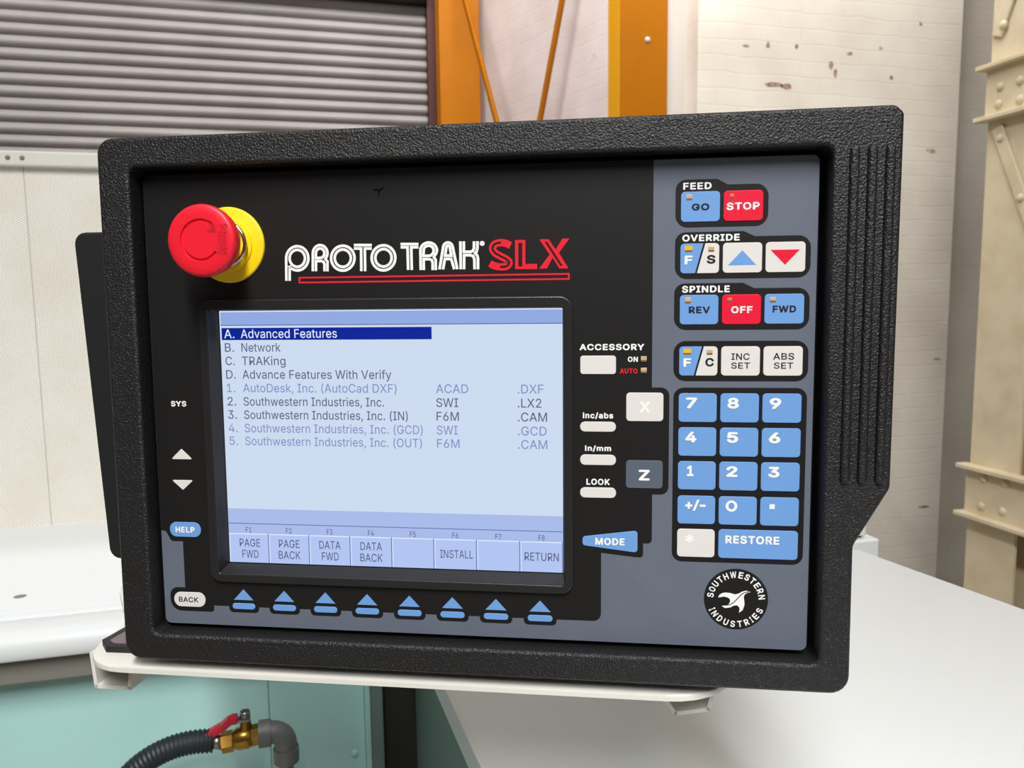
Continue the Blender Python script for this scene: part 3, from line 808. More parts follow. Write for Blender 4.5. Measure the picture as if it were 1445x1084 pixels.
# yellow steel columns
def h_column(name, label, x0, x1, y0, y1, h, web_first):
    t = thing(name, label, 'column', ((x0 + x1) / 2, (y0 + y1) / 2, 0), 'yellow steel columns')
    cx, cy = (x0 + x1) / 2, (y0 + y1) / 2
    m = MB()
    m.box((x0, y0, -0.25), (x1, y0 + 0.016, h), M_ochre, 0.002)
    a = m.build('flange', t, offset=(cx, cy, 0))
    a.location = (0, 0, 0)
    m = MB()
    m.box((x0, y1 - 0.016, -0.25), (x1, y1, h), M_ochre, 0.002)
    a = m.build('flange', t, offset=(cx, cy, 0))
    a.location = (0, 0, 0)
    m = MB()
    m.box((x0 + web_first, y0 + (0.001 if web_first < 0.01 else 0.016), -0.25), (x0 + web_first + 0.014, y1 - 0.016, h), M_ochre_lit)
    a = m.build('web', t, offset=(cx, cy, 0))
    a.location = (0, 0, 0)
    return t


h_column('steel_column', 'yellow steel column beside the roller shutter guide rail', 0.814, 1.059, 4.77, 4.90, 4.4, 0.115)
c2 = h_column('steel_column', 'yellow steel column in front of the whitewashed brick wall, with one pale spot', 1.455, 1.70, 3.54, 3.74, 4.4, -0.001)
m = MB()
m.lathe([(0.0, -0.006), (0.011, -0.006), (0.014, 0.0)], 0, 0, M_plain, 16)
a = m.build('bolt_head', c2)
a.location = (1.597 - 1.5775, 3.54 - 3.64, 2.651)


def flat_bar(name, label, p, q, w, t=0.012):
    p, q = Vector(p), Vector(q)
    d = q - p
    z = d.normalized()
    n = Vector((0.92, 0.393, 0))
    x = z.cross(n).normalized()
    y = z.cross(x).normalized()
    M = Matrix((x, y, z)).transposed().to_4x4()
    m = MB()
    m.box((-w / 2, -t / 2, 0), (w / 2, t / 2, d.length), M_ochre, 0.002)
    m.box((w / 2 - t, -t / 2, 0), (w / 2, w * 0.5, d.length), M_ochre)
    o = m.build(name)
    o.matrix_world = Matrix.Translation(p) @ M
    tag(o, label, 'brace', 'yellow diagonal braces')
    return o


def ext(a, c, k0, k1):
    a, c = Vector(a), Vector(c)
    return a + (c - a) * k0, a + (c - a) * k1


p, q = ext((0.950, 4.653, 3.172), (1.062, 4.390, 2.450), -0.9, 4.0)
flat_bar('diagonal_brace', 'yellow diagonal brace crossing the column beside the roller shutter', p, q, 0.038)
p, q = ext((1.284, 3.872, 2.922), (1.214, 4.036, 2.380), -1.4, 4.6)
flat_bar('diagonal_brace', 'yellow diagonal brace standing alone before the side wall', p, q, 0.036)

# cream riveted built-up column at the far right
rc = thing('riveted_column', 'cream painted riveted steel column at the far right', 'column', (2.75, 2.3, 0))
OFF = (2.75, 2.3, 0)


def rcpart(m, name):
    a = m.build(name, rc, offset=OFF)
    a.location = (0, 0, 0)
    return a


for y0, y1 in ((2.37, 2.60), (1.86, 2.08)):
    m = MB()
    m.box((2.63, y0, -0.25), (2.645, y1, 4.2), M_cream, 0.002)
    m.box((2.645, y1 - 0.02, -0.25), (2.95, y1, 4.2), M_cream, 0.002)
    rcpart(m, 'flange')
m = MB()
m.box((2.74, 1.9, -0.25), (2.755, 2.58, 4.2), M_cream)
rcpart(m, 'web')
for z0, z1 in ((2.125, 2.315), (0.54, 0.735)):
    m = MB()
    m.box((2.612, 1.84, z0), (2.63, 2.60, z1), M_cream, 0.002)
    m.box((2.575, 1.82, z1 - 0.006), (2.63, 2.62, z1 + 0.012), M_cream, 0.003)
    m.box((2.575, 1.82, z0 - 0.012), (2.63, 2.62, z0 + 0.006), M_cream, 0.003)
    rcpart(m, 'batten_plate')
for (ya, za), (yb, zb) in (((2.535, 2.06), (2.33, 1.60)), ((2.56, 2.46), (2.30, 3.1))):
    m = MB()
    d = Vector((0, yb - ya, zb - za))
    zz = d.normalized()
    yy = Vector((1, 0, 0)).cross(zz)
    Mx = Matrix((Vector((1, 0, 0)), -yy, zz)).transposed().to_4x4()
    m.box((-0.006, -0.024, -0.03), (0.006, 0.024, d.length), M_cream, 0.004, Matrix.Translation((2.622, ya, za)) @ Mx)
    rcpart(m, 'lacing_bar')
for y, z in ((2.54, 2.465), (2.532, 2.235), (2.535, 2.17), (2.445, 2.235), (2.441, 2.165), (2.525, 2.04), (2.42, 1.80),
             (2.507, 0.70), (2.515, 0.585), (2.407, 0.705), (2.414, 0.59)):
    m = MB()
    x = 2.612 if 0.5 < z < 0.75 or 2.1 < z < 2.33 else 2.618
    t = bmesh.new()
    bmesh.ops.create_uvsphere(t, u_segments=14, v_segments=8, radius=0.017)
    bmesh.ops.transform(t, matrix=Matrix.Translation((x, y, z)) @ Matrix.Diagonal((0.7, 1, 1, 1)), verts=t.verts)
    me = bpy.data.meshes.new('t')
    t.to_mesh(me)
    t.free()
    m.add_mesh(me, M_cream)
    rcpart(m, 'rivet').data.shade_smooth()

# ------------------------------------------------------------------ the lathe
lathe = thing('lathe', 'large white and pale teal machine behind and under the black control panel', 'machine')

m = MB()
m.box((-1.3, 1.55, 1.045), (-0.4690, 1.562, 1.692), M_perf)
m.build('guard_panel', lathe)
m = MB()
m.box((-0.4670, 1.55, 1.045), (0.7, 1.562, 1.692), M_perf)
gp = m.build('guard_panel', lathe)
m = MB()
m.box((-0.472, 1.5515, 1.045), (-0.464, 1.564, 1.70), M_offwb)
m.build('seam_strip', lathe)
m = MB()
m.box((-1.3, 1.535, 1.686), (0.7, 1.575, 1.711), M_offw, 0.003)
rail = m.build('guard_rail', lathe)
for x in (-0.486, -0.464):
    m = MB()
    m.lathe([(0, -0.003), (0.003, -0.0025), (0.0042, 0)], 0, 0, M_under, 12)
    a = m.build('rivet', rail)
    a.location = (x, 1.535, 1.699)

# left cover: top sheet, ridge, rounded front roll
top = [(1.56, 1.05), (1.116, 1.05), (1.114, 1.0485), (1.113, 1.043), (1.107, 1.0415), (1.105, 1.0425), (1.072, 1.0425), (1.062, 1.0412),
       (1.054, 1.035), (1.050, 1.027), (1.049, 1.012), (1.051, 1.009), (1.058, 1.008), (1.058, 1.020), (1.10, 1.025), (1.56, 1.03)]
m = MB()
m.sweep_x(top, -1.3, 0.09, M_cover)
tray = m.build('left_cover', lathe, smooth=38)
m = MB()
m.prism_z([(-0.4 + 0.008 * math.cos(2 * math.pi * k / 20), 1.173 + 0.007 * math.sin(2 * math.pi * k / 20)) for k in range(20)], 1.0495, 1.0503, M_under)
m.build('bolt_hole', tray)
m = MB()
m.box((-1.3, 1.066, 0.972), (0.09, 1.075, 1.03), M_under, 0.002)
m.build('skirt', lathe)
m = MB()
m.box((-1.3, 1.10, 0.3), (-0.0765, 1.112, 1.02), M_teal, 0.002)
m.build('front_panel', lathe)
m = MB()
m.box((-0.0755, 1.10, 0.3), (0.056, 1.112, 1.02), M_teal, 0.002)
fp = m.build('front_panel', lathe)
m = MB()
m.lathe([(0, -0.003), (0.004, -0.0025), (0.006, 0)], 0, 0, M_teal, 14)
a = m.build('screw', fp)
a.location = (0.040, 1.10, 0.79)
m = MB()
m.box((0.056, 1.085, 0.3), (0.064, 1.11, 1.02), M_teal, 0.002)
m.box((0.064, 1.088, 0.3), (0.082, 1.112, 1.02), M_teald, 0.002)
m.build('edge_flange', lathe)
m = MB()
m.box((0.078, 1.118, 0.3), (0.14, 1.125, 1.02), M_dark)
m.build('panel_gap', lathe)

# headstock: side wall and large white top cover with folded lip
m = MB()
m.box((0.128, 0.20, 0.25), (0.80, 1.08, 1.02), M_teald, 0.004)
m.build('headstock_body', lathe)
out = round_poly([(0.150, 0.15), (0.955, 0.15), (0.818, 1.022), (0.106, 1.06)], [0.01, 0.01, 0.012, 0.01])
m = MB()
m.prism_z(out, 1.022, 1.05, M_cover, 0.004)
hc = m.build('headstock_cover', lathe, smooth=40)

# small fitting on the far corner of the cover
bx = thing('junction_box', 'small white fitting with dark slots on far corner of white machine cover', 'fitting', (0.855, 1.055, 1.05))
m = MB()
m.box((-0.045, -0.02, -0.03), (0.022, 0.035, 0.006), M_cover, 0.003)
m.build('base', bx)
m = MB()
m.box((-0.045, -0.012, 0.010), (0.004, 0.03, 0.03), M_offw, 0.004)
m.build('cover', bx)
m = MB()
m.box((-0.044, -0.006, 0.005), (-0.002, 0.026, 0.011), M_dark)
m.build('slot', bx)

# drain pipe with elbow, ball valve, ribbed hose, in front of the teal panel
YP = 1.02
pipe = thing('drain_pipe', 'grey pipe with elbow rising under the shelf, beside brass valve', 'pipe', (-0.052, YP, 0.6))
m = MB()
m.tube([(0, 0, -0.3), (0, 0, 0.262)], 0.0093, M_steel)
m.build('pipe', pipe)
m = MB()
m.tube([(0, 0, 0.243), (0, 0, 0.262)], [0.0165, 0.0165], M_iron)
pts = [(0, 0, 0.255)] + [(-0.018 + 0.018 * math.cos(R(t)), 0, 0.268 + 0.018 * math.sin(R(t))) for t in range(0, 91, 15)] + [(-0.022, 0, 0.286)]
m.tube(pts, 0.0145, M_iron)
m.tube([(-0.033, 0, 0.2855), (-0.018, 0, 0.2855)], [0.0175, 0.0175], M_iron)
m.build('elbow', pipe, smooth=45)

valve = thing('ball_valve', 'brass ball valve with red lever between black hose and grey pipe', 'valve', (-0.105, YP, 0.884))
m = MB()
ax = lambda x: (x, 0, 0.0002 * x)
m.tube([(-0.026, 0, -0.003), (-0.012, 0, -0.002)], 0.0135, M_brass, 6)
m.tube([(-0.012, 0, -0.002), (-0.006, 0, -0.001), (0.006, 0, 0), (0.011, 0, 0.001)], [0.0115, 0.0145, 0.0145, 0.0125], M_brass)
m.tube([(0.011, 0, 0.001), (0.024, 0, 0.002)], 0.0135, M_brass, 6)
m.tube([(0.022, 0, 0.002), (0.045, 0, 0.002)], 0.0085, M_brass)
m.tube([(0.004, 0, 0.01), (0.004, 0, 0.024)], [0.0085, 0.0065], M_brass)
m.build('body', valve, smooth=30)
m = MB()
lv = [(0.004, 0, 0.0255), (-0.006, 0, 0.027), (-0.014, 0, 0.027), (-0.024, 0, 0.019), (-0.046, 0, 0.009)]
for (x0, _, z0), (x1, _, z1) in zip(lv[1:], lv[2:]):
    d = Vector((x1 - x0, 0, z1 - z0))
    a_ = math.atan2(d.z, -d.x)
    Mx = Matrix.Translation((x0, 0, z0)) @ Matrix.Rotation(a_, 4, 'Y')
    m.box((-d.length - 0.001, -0.008, -0.0046), (0.001, 0.008, 0.0046), M_lever, 0.0022, Mx)
lev = m.build('lever', valve, smooth=40)
m = MB()
m.box((-0.007, -0.007, 0.0235), (0.010, 0.007, 0.0265), M_steel, 0.001)
m.build('lever_plate', valve)
m = MB()
m.tube([(0.004, 0, 0.026), (0.004, 0, 0.036)], 0.0065, M_steel, 6)
m.build('stem_nut', valve)

hose = thing('coolant_hose', 'black ribbed hose curving down from the brass valve', 'hose', (-0.138, YP, 0.88))
cp = [(-0.004, 0, 0.006), (-0.03, 0, 0.0075), (-0.055, 0, 0.004), (-0.08, 0, -0.006), (-0.103, 0, -0.023), (-0.122, 0, -0.048), (-0.136, 0, -0.082), (-0.142, 0, -0.13), (-0.143, 0, -0.20), (-0.143, 0, -0.4)]


def smooth_path(pts, step):
    P = [Vector(p) for p in pts]
    P = [P[0] * 2 - P[1]] + P + [P[-1] * 2 - P[-2]]
    fine = []
    for k in range(1, len(P) - 2):
        for j in range(40):
            t = j / 40
            a, b_, c, d = P[k - 1:k + 3]
            fine.append(0.5 * ((2 * b_) + (c - a) * t + (2 * a - 5 * b_ + 4 * c - d) * t * t + (3 * b_ - a - 3 * c + d) * t ** 3))
    res = [fine[0]]
    acc = 0
    for a, b_ in zip(fine, fine[1:]):
        acc += (b_ - a).length
        if acc >= step:
            res.append(b_)
            acc = 0
    return res


path = smooth_path(cp, 0.0011)
m = MB()
m.tube(path, [0.0138 + (0.0012 if (k % 4) < 2 else -0.0004) for k in range(len(path))], M_rubber, 24)
m.build('hose', hose)
m = MB()
m.tube([(-0.006, 0, 0.005), (0.008, 0, 0.0015)], 0.0092, M_steel, 20)
m.build('ferrule', hose)

# ------------------------------------------------------------------ shelf and control panel frame of reference
PM = Matrix((
    (0.929008, 0.369977, 0.007778, 0.092337),
    (-0.370054, 0.928903, 0.014117, 0.471352),
    (-0.002002, -0.015993, 0.999870, 1.382654),
    (0, 0, 0, 1)))

shelf = thing('panel_shelf', 'off-white metal shelf with rounded corners carrying the black control panel', 'shelf')
shelf.matrix_world = PM
m = MB()
ol = round_poly([(-270, -10), (168, -10), (172, 240), (-352, 240), (-330, 130), (-276, 60)], [38, 45, 30, 30, 60, 60], 8)
ol = [(x * MM, y * MM) for x, y in ol]
m.prism_z(ol, -0.1785, -0.1745, M_offw, 0.0012)
m.build('shelf_plate', shelf, smooth=40)


def channel(x0, x1, y0, y1, lean):
    """Folded channel under the shelf, open towards the front."""
    m = MB()
    t = 0.003
    zt, zb = -0.1785, -0.204
    m.box((x0 + lean, y0, zb), (x1 + lean, y1, zb + t), M_offw, 0.0008)
    m.box((x0, y0, zb), (x0 + t, y1, zt), M_offw)
    m.box((x1 - t, y0, zb), (x1, y1, zt), M_offw)
    return m


m = MB()
# left bracket: tray-shaped pocket seen from the front
for a, c in (((-0.2725, 0.014), (-0.250, 0.014)),):
    pass
pf = [(-0.2760, -0.1786), (-0.2735, -0.2045), (-0.2460, -0.2045), (-0.2425, -0.1786)]


def fold(mb, prof, y0, y1, t, m_):
    n = len(prof)
    for (xa, za), (xb, zb) in zip(prof, prof[1:]):
        d = Vector((xb - xa, zb - za))
        nn = Vector((-d.y, d.x)).normalized() * t
        vs = [(xa, za), (xb, zb), (xb + nn.x, zb + nn.y), (xa + nn.x, za + nn.y)]
        f0 = [mb.bm.verts.new((x, y0, z)) for x, z in vs]
        f1 = [mb.bm.verts.new((x, y1, z)) for x, z in vs]
        k = mb.slot(m_)
        for j in range(4):
            mb.bm.faces.new((f0[j], f0[(j + 1) % 4], f1[(j + 1) % 4], f1[j])).material_index = k
        mb.bm.faces.new(f0[::-1]).material_index = k
        mb.bm.faces.new(f1).material_index = k


fold(m, pf, 0.016, 0.12, 0.0026, M_offw)
m.box((-0.272, 0.05, -0.202), (-0.238, 0.053, -0.1786), M_offwb)
m.build('bracket', shelf)
m = MB()
fold(m, [(0.112, -0.1786), (0.131, -0.2045), (0.1535, -0.2000), (0.1590, -0.1786)], 0.022, 0.14, 0.0026, M_offw)
m.box((0.118, 0.06, -0.201), (0.157, 0.063, -0.1786), M_offwb)
m.build('bracket', shelf)
m = MB()
m.box((0.075, 0.20, -0.196), (0.150, 0.62, -0.1786), M_offw, 0.002)
m.build('arm', shelf)
m = MB()
m.tube([(0.112, 0.575, -0.196), (0.112, 0.575, -0.338)], 0.03, M_offw, 32)
m.tube([(0.112, 0.575, -0.332), (0.112, 0.575, -0.341)], 0.045, M_offw, 32)
m.build('post', shelf)

# ------------------------------------------------------------------ control panel (built in millimetres about its own centre)
panel = thing('control_panel', 'black machine control panel with lit screen, keypad and red stop button', 'control panel')
panel.matrix_world = PM


def part(mb, name, parent=panel, label=None, smooth=None):
    o = mb.build(name, parent, scale=MM, smooth=smooth)
    if label:
        o['label'] = label
    return o


# bezel
outer = round_poly([(-229.5, -167.5), (229, -167.8), (228.6, -78), (247.8, -43.5), (248, 166), (243.5, 170.3), (-229.8, 168.6)],
                   [11, 11, 9, 9, 4, 5, 10])
inner = round_poly([(-209, -150), (211, -150.3), (211, 149.6), (-209, 150.2)], 5)
b = MB()
slab(b, [outer, inner], -12, 26, M_bezel, 2.2, 4)
# grip ribs on the right flank
for x in (222.3, 231.8, 241.2):
    lp = round_poly(rect(x - 2.7, -41, x + 2.7, 149), 2.6, 5)
    slab(b, [lp], -14.2, 4.0, M_bezel, 2.2, 4)
part(b, 'bezel', smooth=50)

# housing behind the bezel, and the flat black rear cover that shows at the left
b = MB()
slab(b, [round_poly([(-222, -160), (222, -160), (222, -80), (238, -45), (240, 160), (-222, 160)], 8)], 13.5, 62, M_housing, 3)
part(b, 'housing', smooth=40)
b = MB()
slab(b, [round_poly([(-263, -113), (0, -113), (0, 115.5), (-276.5, 115.5)], 8)], 26, 12, M_housing, 1.5)
part(b, 'rear_cover', smooth=40)

# clamp foot standing on the shelf at the left
b = MB()
zt = -170.0
pts = [(-268.5, 20), (-258.5, 9.5), (-200, 11), (-200, 75), (-257, 75), (-265.5, 43)]
b.prism_z(pts, -174.4, zt, M_housing, 0.8)
b.prism_z(round_poly([(-262, 19), (-256, 14.5), (-205, 15), (-205, 70), (-253, 70), (-259.5, 40)], 3), zt - 0.1, zt + 0.25, M_dusty)
b.prism_z([(-246 + 12 * math.cos(t * .314), 36 + 9 * math.sin(t * .314)) for t in range(20)], zt + 0.2, zt + 0.4, M_housing)
part(b, 'clamp_foot')
# the post between housing and shelf
b = MB()
b.box((-120, 20, -174.4), (140, 70, -158), M_housing, 1.5)
part(b, 'mounting_base')

# faceplate: slate sheet with the black printed field
b = MB()
lcd_hole = round_poly(rect(-166.5, -111.5, 61, 61.5), 3)
slab(b, [round_poly(rect(-207, -147, 207, 147), 4), lcd_hole], 0, 3, M_slate, 0.3, 1)
blk = [(-206.7, 146.7), (113.5, 146.7), (113.5, 13), (123.9, 13), (123.9, -52.4), (114.2, -52.4), (114.2, -83.1), (109, -83.1),
       (109, -92), (105, -92), (83.4, -89.8), (83.4, -133.6), (-172, -133.6), (-172, -138), (-202.5, -138), (-202.5, -122), (-191.8, -122),
       (-191.8, -90.5), (-200, -90.5), (-203.5, -83.5), (-206.7, -83.5)]
rr = [3.5, 0, 0, 6.5, 6.5, 0, 5, 0, 5, 2, 0, 5, 0, 7.5, 7.5, 7.5, 0, 0, 3, 4, 0]
slab(b, [round_poly(blk, rr), lcd_hole], -0.12, 0.11, M_black)


def pane(lp, r, y=-0.12):
    slab(b, [round_poly(lp, r)], y, 0.11, M_ink)


pane([(126.3, 107.4), (179, 107.4), (179, 131.5), (156, 131.5), (150, 134.9), (126.3, 134.9)], [7, 7, 7, 1, 2, 6])
pane([(126.3, 77.4), (203.3, 77.4), (203.3, 101.6), (171.8, 101.6), (165.5, 104.6), (126.3, 104.6)], [7, 7, 7, 1, 2, 6])
pane([(126.1, 47.4), (203.4, 47.4), (203.4, 71.6), (172, 71.6), (165.5, 74.8), (126.1, 74.8)], [7, 7, 7, 1, 2, 6])
pane(rect(126.1, 16.9, 203.5, 40.8), 7)
pane(rect(126.3, -93.7, 203.4, 13.0), 6)
for k in range(8):                                   # soft key wells dropping into the slate strip
    x = -150.95 + 28.04 * k
    pane(rect(x - 10.4, -137.6, x + 10.4, -129.5), 3, -0.13)
# worn scratch at the top of the sheet
slab(b, [[(-56.3, 134.3), (-54.2, 135.4), (-53.4, 134.4), (-51.2, 135.0), (-48.7, 136.5), (-49.6, 134.7), (-51.6, 132.8), (-52.7, 129.8), (-53.1, 130.1), (-52.9, 132.6), (-53.6, 133.6), (-55.0, 133.5)]], -0.16, 0.04, M_scuff)
face = part(b, 'faceplate')

# emblem disc
b = MB()
slab(b, [arc(164.9, -116.3, 19.0, 19.0, 0, 352.5, 47)], -0.14, 0.13, M_ink)
emb = part(b, 'round_emblem', label='round black emblem with white ring of letters and winged mark')
b = MB()
S_ = 0.0415


def emp(x, y):
    return (164.9 + (x - 603) * 0.0407 - (y - 573) * 0.0004, -116.3 - (y - 573) * 0.0428 + (x - 603) * 0.0016)


def spline2(pts, n=5):
    P = [Vector(p) for p in pts]
    res = []
    N = len(P)
    for k in range(N):
        a, b_, c, d = P[k - 1], P[k], P[(k + 1) % N], P[(k + 2) % N]
        for j in range(n):
            t = j / n
            v = 0.5 * ((2 * b_) + (c - a) * t + (2 * a - 5 * b_ + 4 * c - d) * t * t + (3 * b_ - a - 3 * c + d) * t ** 3)
            res.append((v.x, v.y))
    return res


bird = [(345, 545), (362, 508), (400, 482), (450, 474), (520, 482), (590, 502), (640, 490), (690, 462), (750, 448), (815, 470),
        (770, 478), (728, 505), (716, 545), (728, 610), (730, 660), (705, 735), (652, 772), (662, 730), (656, 692), (625, 662), (580, 664),
        (520, 695), (450, 702), (398, 672), (460, 662), (505, 642), (522, 605), (512, 565), (480, 545), (425, 532), (385, 540)]
slab(b, [[emp(*p) for p in bird]], -0.2, 0.05, M_wink)
ribbon(b, [emp(*p) for p in [(440, 662), (520, 652), (575, 620), (625, 565), (672, 512), (720, 478), (785, 464)]], 0.55, -0.23, M_ink)
for word, a0, a1, rad, flip in (('SOUTHWESTERN', 172, 7, 15.3, False), ('INDUSTRIES', 205.5, 334.5, 15.6, True)):
    wd = {'I': 0.55, 'W': 1.35}
    ws = [wd.get(c, 1.0) for c in word]
    tot = sum(ws) - (ws[0] + ws[-1]) / 2
    acc = 0
    for k, c in enumerate(word):
        if k:
            acc += (ws[k - 1] + ws[k]) / 2
        th = a0 + (a1 - a0) * acc / tot
        h, w = 4.0, 2.75 * ws[k]
        if c == 'I':
            w = 1.1
        me = text_mesh(c, (-w / 2, -h / 2, w / 2, h / 2), 0, 0.22)
        rot = R(th - 90) if not flip else R(th + 90)
        cx, cz = 164.9 + rad * math.cos(R(th)), -116.3 + rad * math.sin(R(th))
        for v in me.vertices:
            x, z = v.co.x, v.co.z
            v.co = (cx + x * math.cos(rot) - z * math.sin(rot), -0.2 + v.co.y, cz + x * math.sin(rot) + z * math.cos(rot))
        b.add_mesh(me, M_wink)
part(b, 'emblem_print', emb)

# ------------------------------------------------------------------ keys
KT = -0.55                                            # key top


def lamp(parent, bx, m_):
    b = MB()
    x0, z0, x1, z1 = bx
    b.box((x0, KT - 0.25, z0 + 0.9), (x1, KT + 0.3, z1), m_, 0.2)
    b.box((x0 + 0.1, KT - 0.12, z0), (x1 - 0.1, KT + 0.3, z0 + 1.0), M_ledshade, 0.1)  # brown strip stands in for the shadow beneath the lamp
    return part(b, 'indicator_lamp', parent)


def legend(parent, items, name='legend'):
    b = MB()
    for s, bx, m_, bold in items:
        text(b, s, bx, KT - 0.06, m_, bold)
    return part(b, name, parent)


def key(lp, r, m_, label=None, texts=(), lamps=(), name='key'):
    b = MB()
    slab(b, [round_poly(lp, r, 5)], KT, 0.5, m_, 0.25, 2)
    k = part(b, name, label=label, smooth=60)
    if texts:
        legend(k, texts)
    for bx, lm in lamps:
        lamp(k, bx, lm)
    return k


KW, KH = 22.3, 17.4
X3 = (129.4, 153.75, 178.0)


def kr(c, z):
    return rect(X3[c], z, X3[c] + KW, z + KH)


B = 0.32
key(kr(0, 110.5), 2.2, M_blue, 'blue feed key marked GO', [('GO', (135.6, 117.0, 145.6, 121.0), M_kink, B)], [((132.4, 123.0, 135.9, 126.2), M_led)])
key(kr(1, 110.5), 2.2, M_red, 'red feed key marked STOP', [('STOP', (155.4, 116.7, 174.0, 121.1), M_wink, B)], [((157.2, 123.6, 159.6, 126.2), M_ledr)])


def split_key(z, letter, name):
    b = MB()
    slab(b, [round_poly([(129.4, z), (138.0, z), (142.6, z + KH), (129.4, z + KH)], [2.2, 0.3, 0.3, 2.2], 5)], KT, 0.5, M_blue, 0.2, 2)
    slab(b, [round_poly([(139.0, z), (151.7, z), (151.7, z + KH), (143.7, z + KH)], [0.3, 2.2, 2.2, 0.3], 5)], KT, 0.5, M_white, 0.2, 2)
    k = part(b, 'key', label=name, smooth=60)
    legend(k, [('F', (131.9, z + 5.3, 136.4, z + 10.4), M_wink, B), (letter, (144.6, z + 5.5, 149.6, z + 10.6), M_kink, B)])
    lamp(k, (131.9, z + 12.6, 136.3, z + 16.0), M_ledy)
    lamp(k, (145.3, z + 12.4, 148.8, z + 15.5), M_led)


split_key(80.6, 'S', 'half blue half white override key marked F and S')
split_key(20.2, 'C', 'half blue half white key marked F and C')


def arrow_mark(k, pts, m_):
    b = MB()
    slab(b, [pts], KT - 0.06, 0.05, m_)
    part(b, 'arrow_mark', k)


k = key(kr(1, 80.6), 2.2, M_white, 'white override key with blue up triangle')
arrow_mark(k, [(164.8, 93.6), (156.8, 85.0), (172.8, 85.0)], M_blue)
k = key(kr(2, 80.6), 2.2, M_white, 'white override key with red down triangle')
arrow_mark(k, [(180.7, 93.5), (189.0, 84.8), (197.1, 93.5)], M_red)
key(kr(0, 50.6), 2.2, M_blue, 'blue spindle key marked REV', [('REV', (134.6, 57.2, 146.9, 61.2), M_kink, B)], [((132.3, 63.1, 135.9, 66.4), M_led)])
key(kr(1, 50.6), 2.2, M_red, 'red spindle key marked OFF', [('OFF', (159.0, 57.0, 171.2, 61.2), M_wink, B)], [((156.8, 63.8, 159.4, 66.2), M_ledr)])
key(kr(2, 50.7), 2.2, M_blue, 'blue spindle key marked FWD', [('FWD', (182.6, 57.3, 195.8, 61.3), M_kink, B)], [((180.9, 63.2, 184.5, 66.2), M_led)])
key(kr(1, 20.2), 2.2, M_white, 'white key marked INC SET', [('INC', (159.6, 29.6, 170.1, 33.5), M_kink, .1), ('SET', (159.6, 24.4, 170.4, 28.1), M_kink, .1)])
key(kr(2, 20.2), 2.2, M_white, 'white key marked ABS SET', [('ABS', (183.5, 29.7, 195.4, 33.6), M_kink, .1), ('SET', (184.0, 24.4, 195.0, 28.1), M_kink, .1)])

for rix, row in enumerate(('789', '456', '123')):
    z = -7.7 - 20.6 * rix
    for c, d in enumerate(row):
        x = X3[c] + 4.1
        w = 6.6 if d != '1' else 4.0
        x = x + (1.2 if d == '1' else 0)
        key(kr(c, z), 2.2, M_blue, 'blue digit key marked ' + d, [(d, (x, z + 8.3, x + w, z + 14.8), M_wink, B)])
z = -70.0
k = key(kr(0, z), 2.2, M_blue, 'blue key marked plus slash minus')
b = MB()
for q in ([(134.0, -59.3), (135.45, -59.3), (135.45, -60.7), (136.75, -60.7), (136.75, -59.3), (138.2, -59.3), (138.2, -58.0), (136.75, -58.0), (136.75, -56.5), (135.45, -56.5), (135.45, -58.0), (134.0, -58.0)], [(138.4, -61.8), (139.8, -61.8), (142.4, -55.0), (141.0, -55.0)],
          rect(142.6, -59.3, 146.0, -58.0)):
    slab(b, [q], KT - 0.06, 0.05, M_wink)
part(b, 'legend', k)
key(kr(1, z), 2.2, M_blue, 'blue digit key marked 0', [('O', (157.8, -61.9, 164.6, -55.0), M_wink, B)])
k = key(kr(2, z), 2.2, M_blue, 'blue key marked with a square point')
b = MB()
slab(b, [rect(183.4, -59.7, 186.4, -56.8)], KT - 0.06, 0.05, M_wink)
part(b, 'legend', k)
key(kr(0, -90.6), 2.2, M_white, 'white key marked with a star', [('*', (134.0, -81.9, 139.4, -76.6), M_wink, .1)])
key(rect(153.9, -90.7, 200.3, -72.9), 2.2, M_blue, 'wide blue key marked RESTORE', [('RESTORE', (158.0, -81.6, 189.6, -76.5), M_wink, B)])

key(rect(98.3, -7.5, 120.4, 9.9), 2.2, M_white, 'white key marked X', [('X', (106.2, -2.3, 112.5, 4.5), M_wink, B)])
key(rect(98.3, -48.7, 120.4, -31.4), 2.2, M_grey, 'slate grey key marked Z', [('Z', (106.0, -43.8, 112.6, -37.2), M_wink, B)])
key(rect(70.6, 21.0, 92.1, 32.2), 1.8, M_white, 'blank white accessory key')
key(rect(70.5, -14.2, 92.2, -8.0), 2.9, M_white, 'narrow white key under inc/abs')
key(rect(70.5, -34.8, 92.3, -28.3), 2.9, M_white, 'narrow white key under in/mm')
key(rect(70.5, -55.2, 92.4, -48.7), 2.9, M_white, 'narrow white key under LOOK')
key([(71.9, -85.3), (105.6, -89.1), (105.6, -75.1), (71.9, -79.7)], 2.0, M_blue, 'blue wedge shaped key marked MODE', [('MODE', (79.8, -84.7, 97.8, -80.2), M_wink, B)])
key(rect(-200.4, -87.4, -178.6, -77.4), 4.7, M_blue, 'blue oval key marked HELP', [('HELP', (-196.3, -84.4, -182.9, -80.5), M_wink, B)])
key(rect(-199.8, -135.0, -177.7, -125.0), 4.7, M_white, 'white oval key marked BACK', [('BACK', (-196.4, -131.8, -182.6, -128.3), M_kink, .15)])
key([(-197.0, -35.4), (-182.0, -35.4), (-189.6, -28.4)], 0.5, M_white, 'white up triangle key', name='arrow_key')
key([(-197.4, -49.2), (-189.7, -55.9), (-182.2, -49.2)], 0.5, M_white, 'white down triangle key', name='arrow_key')
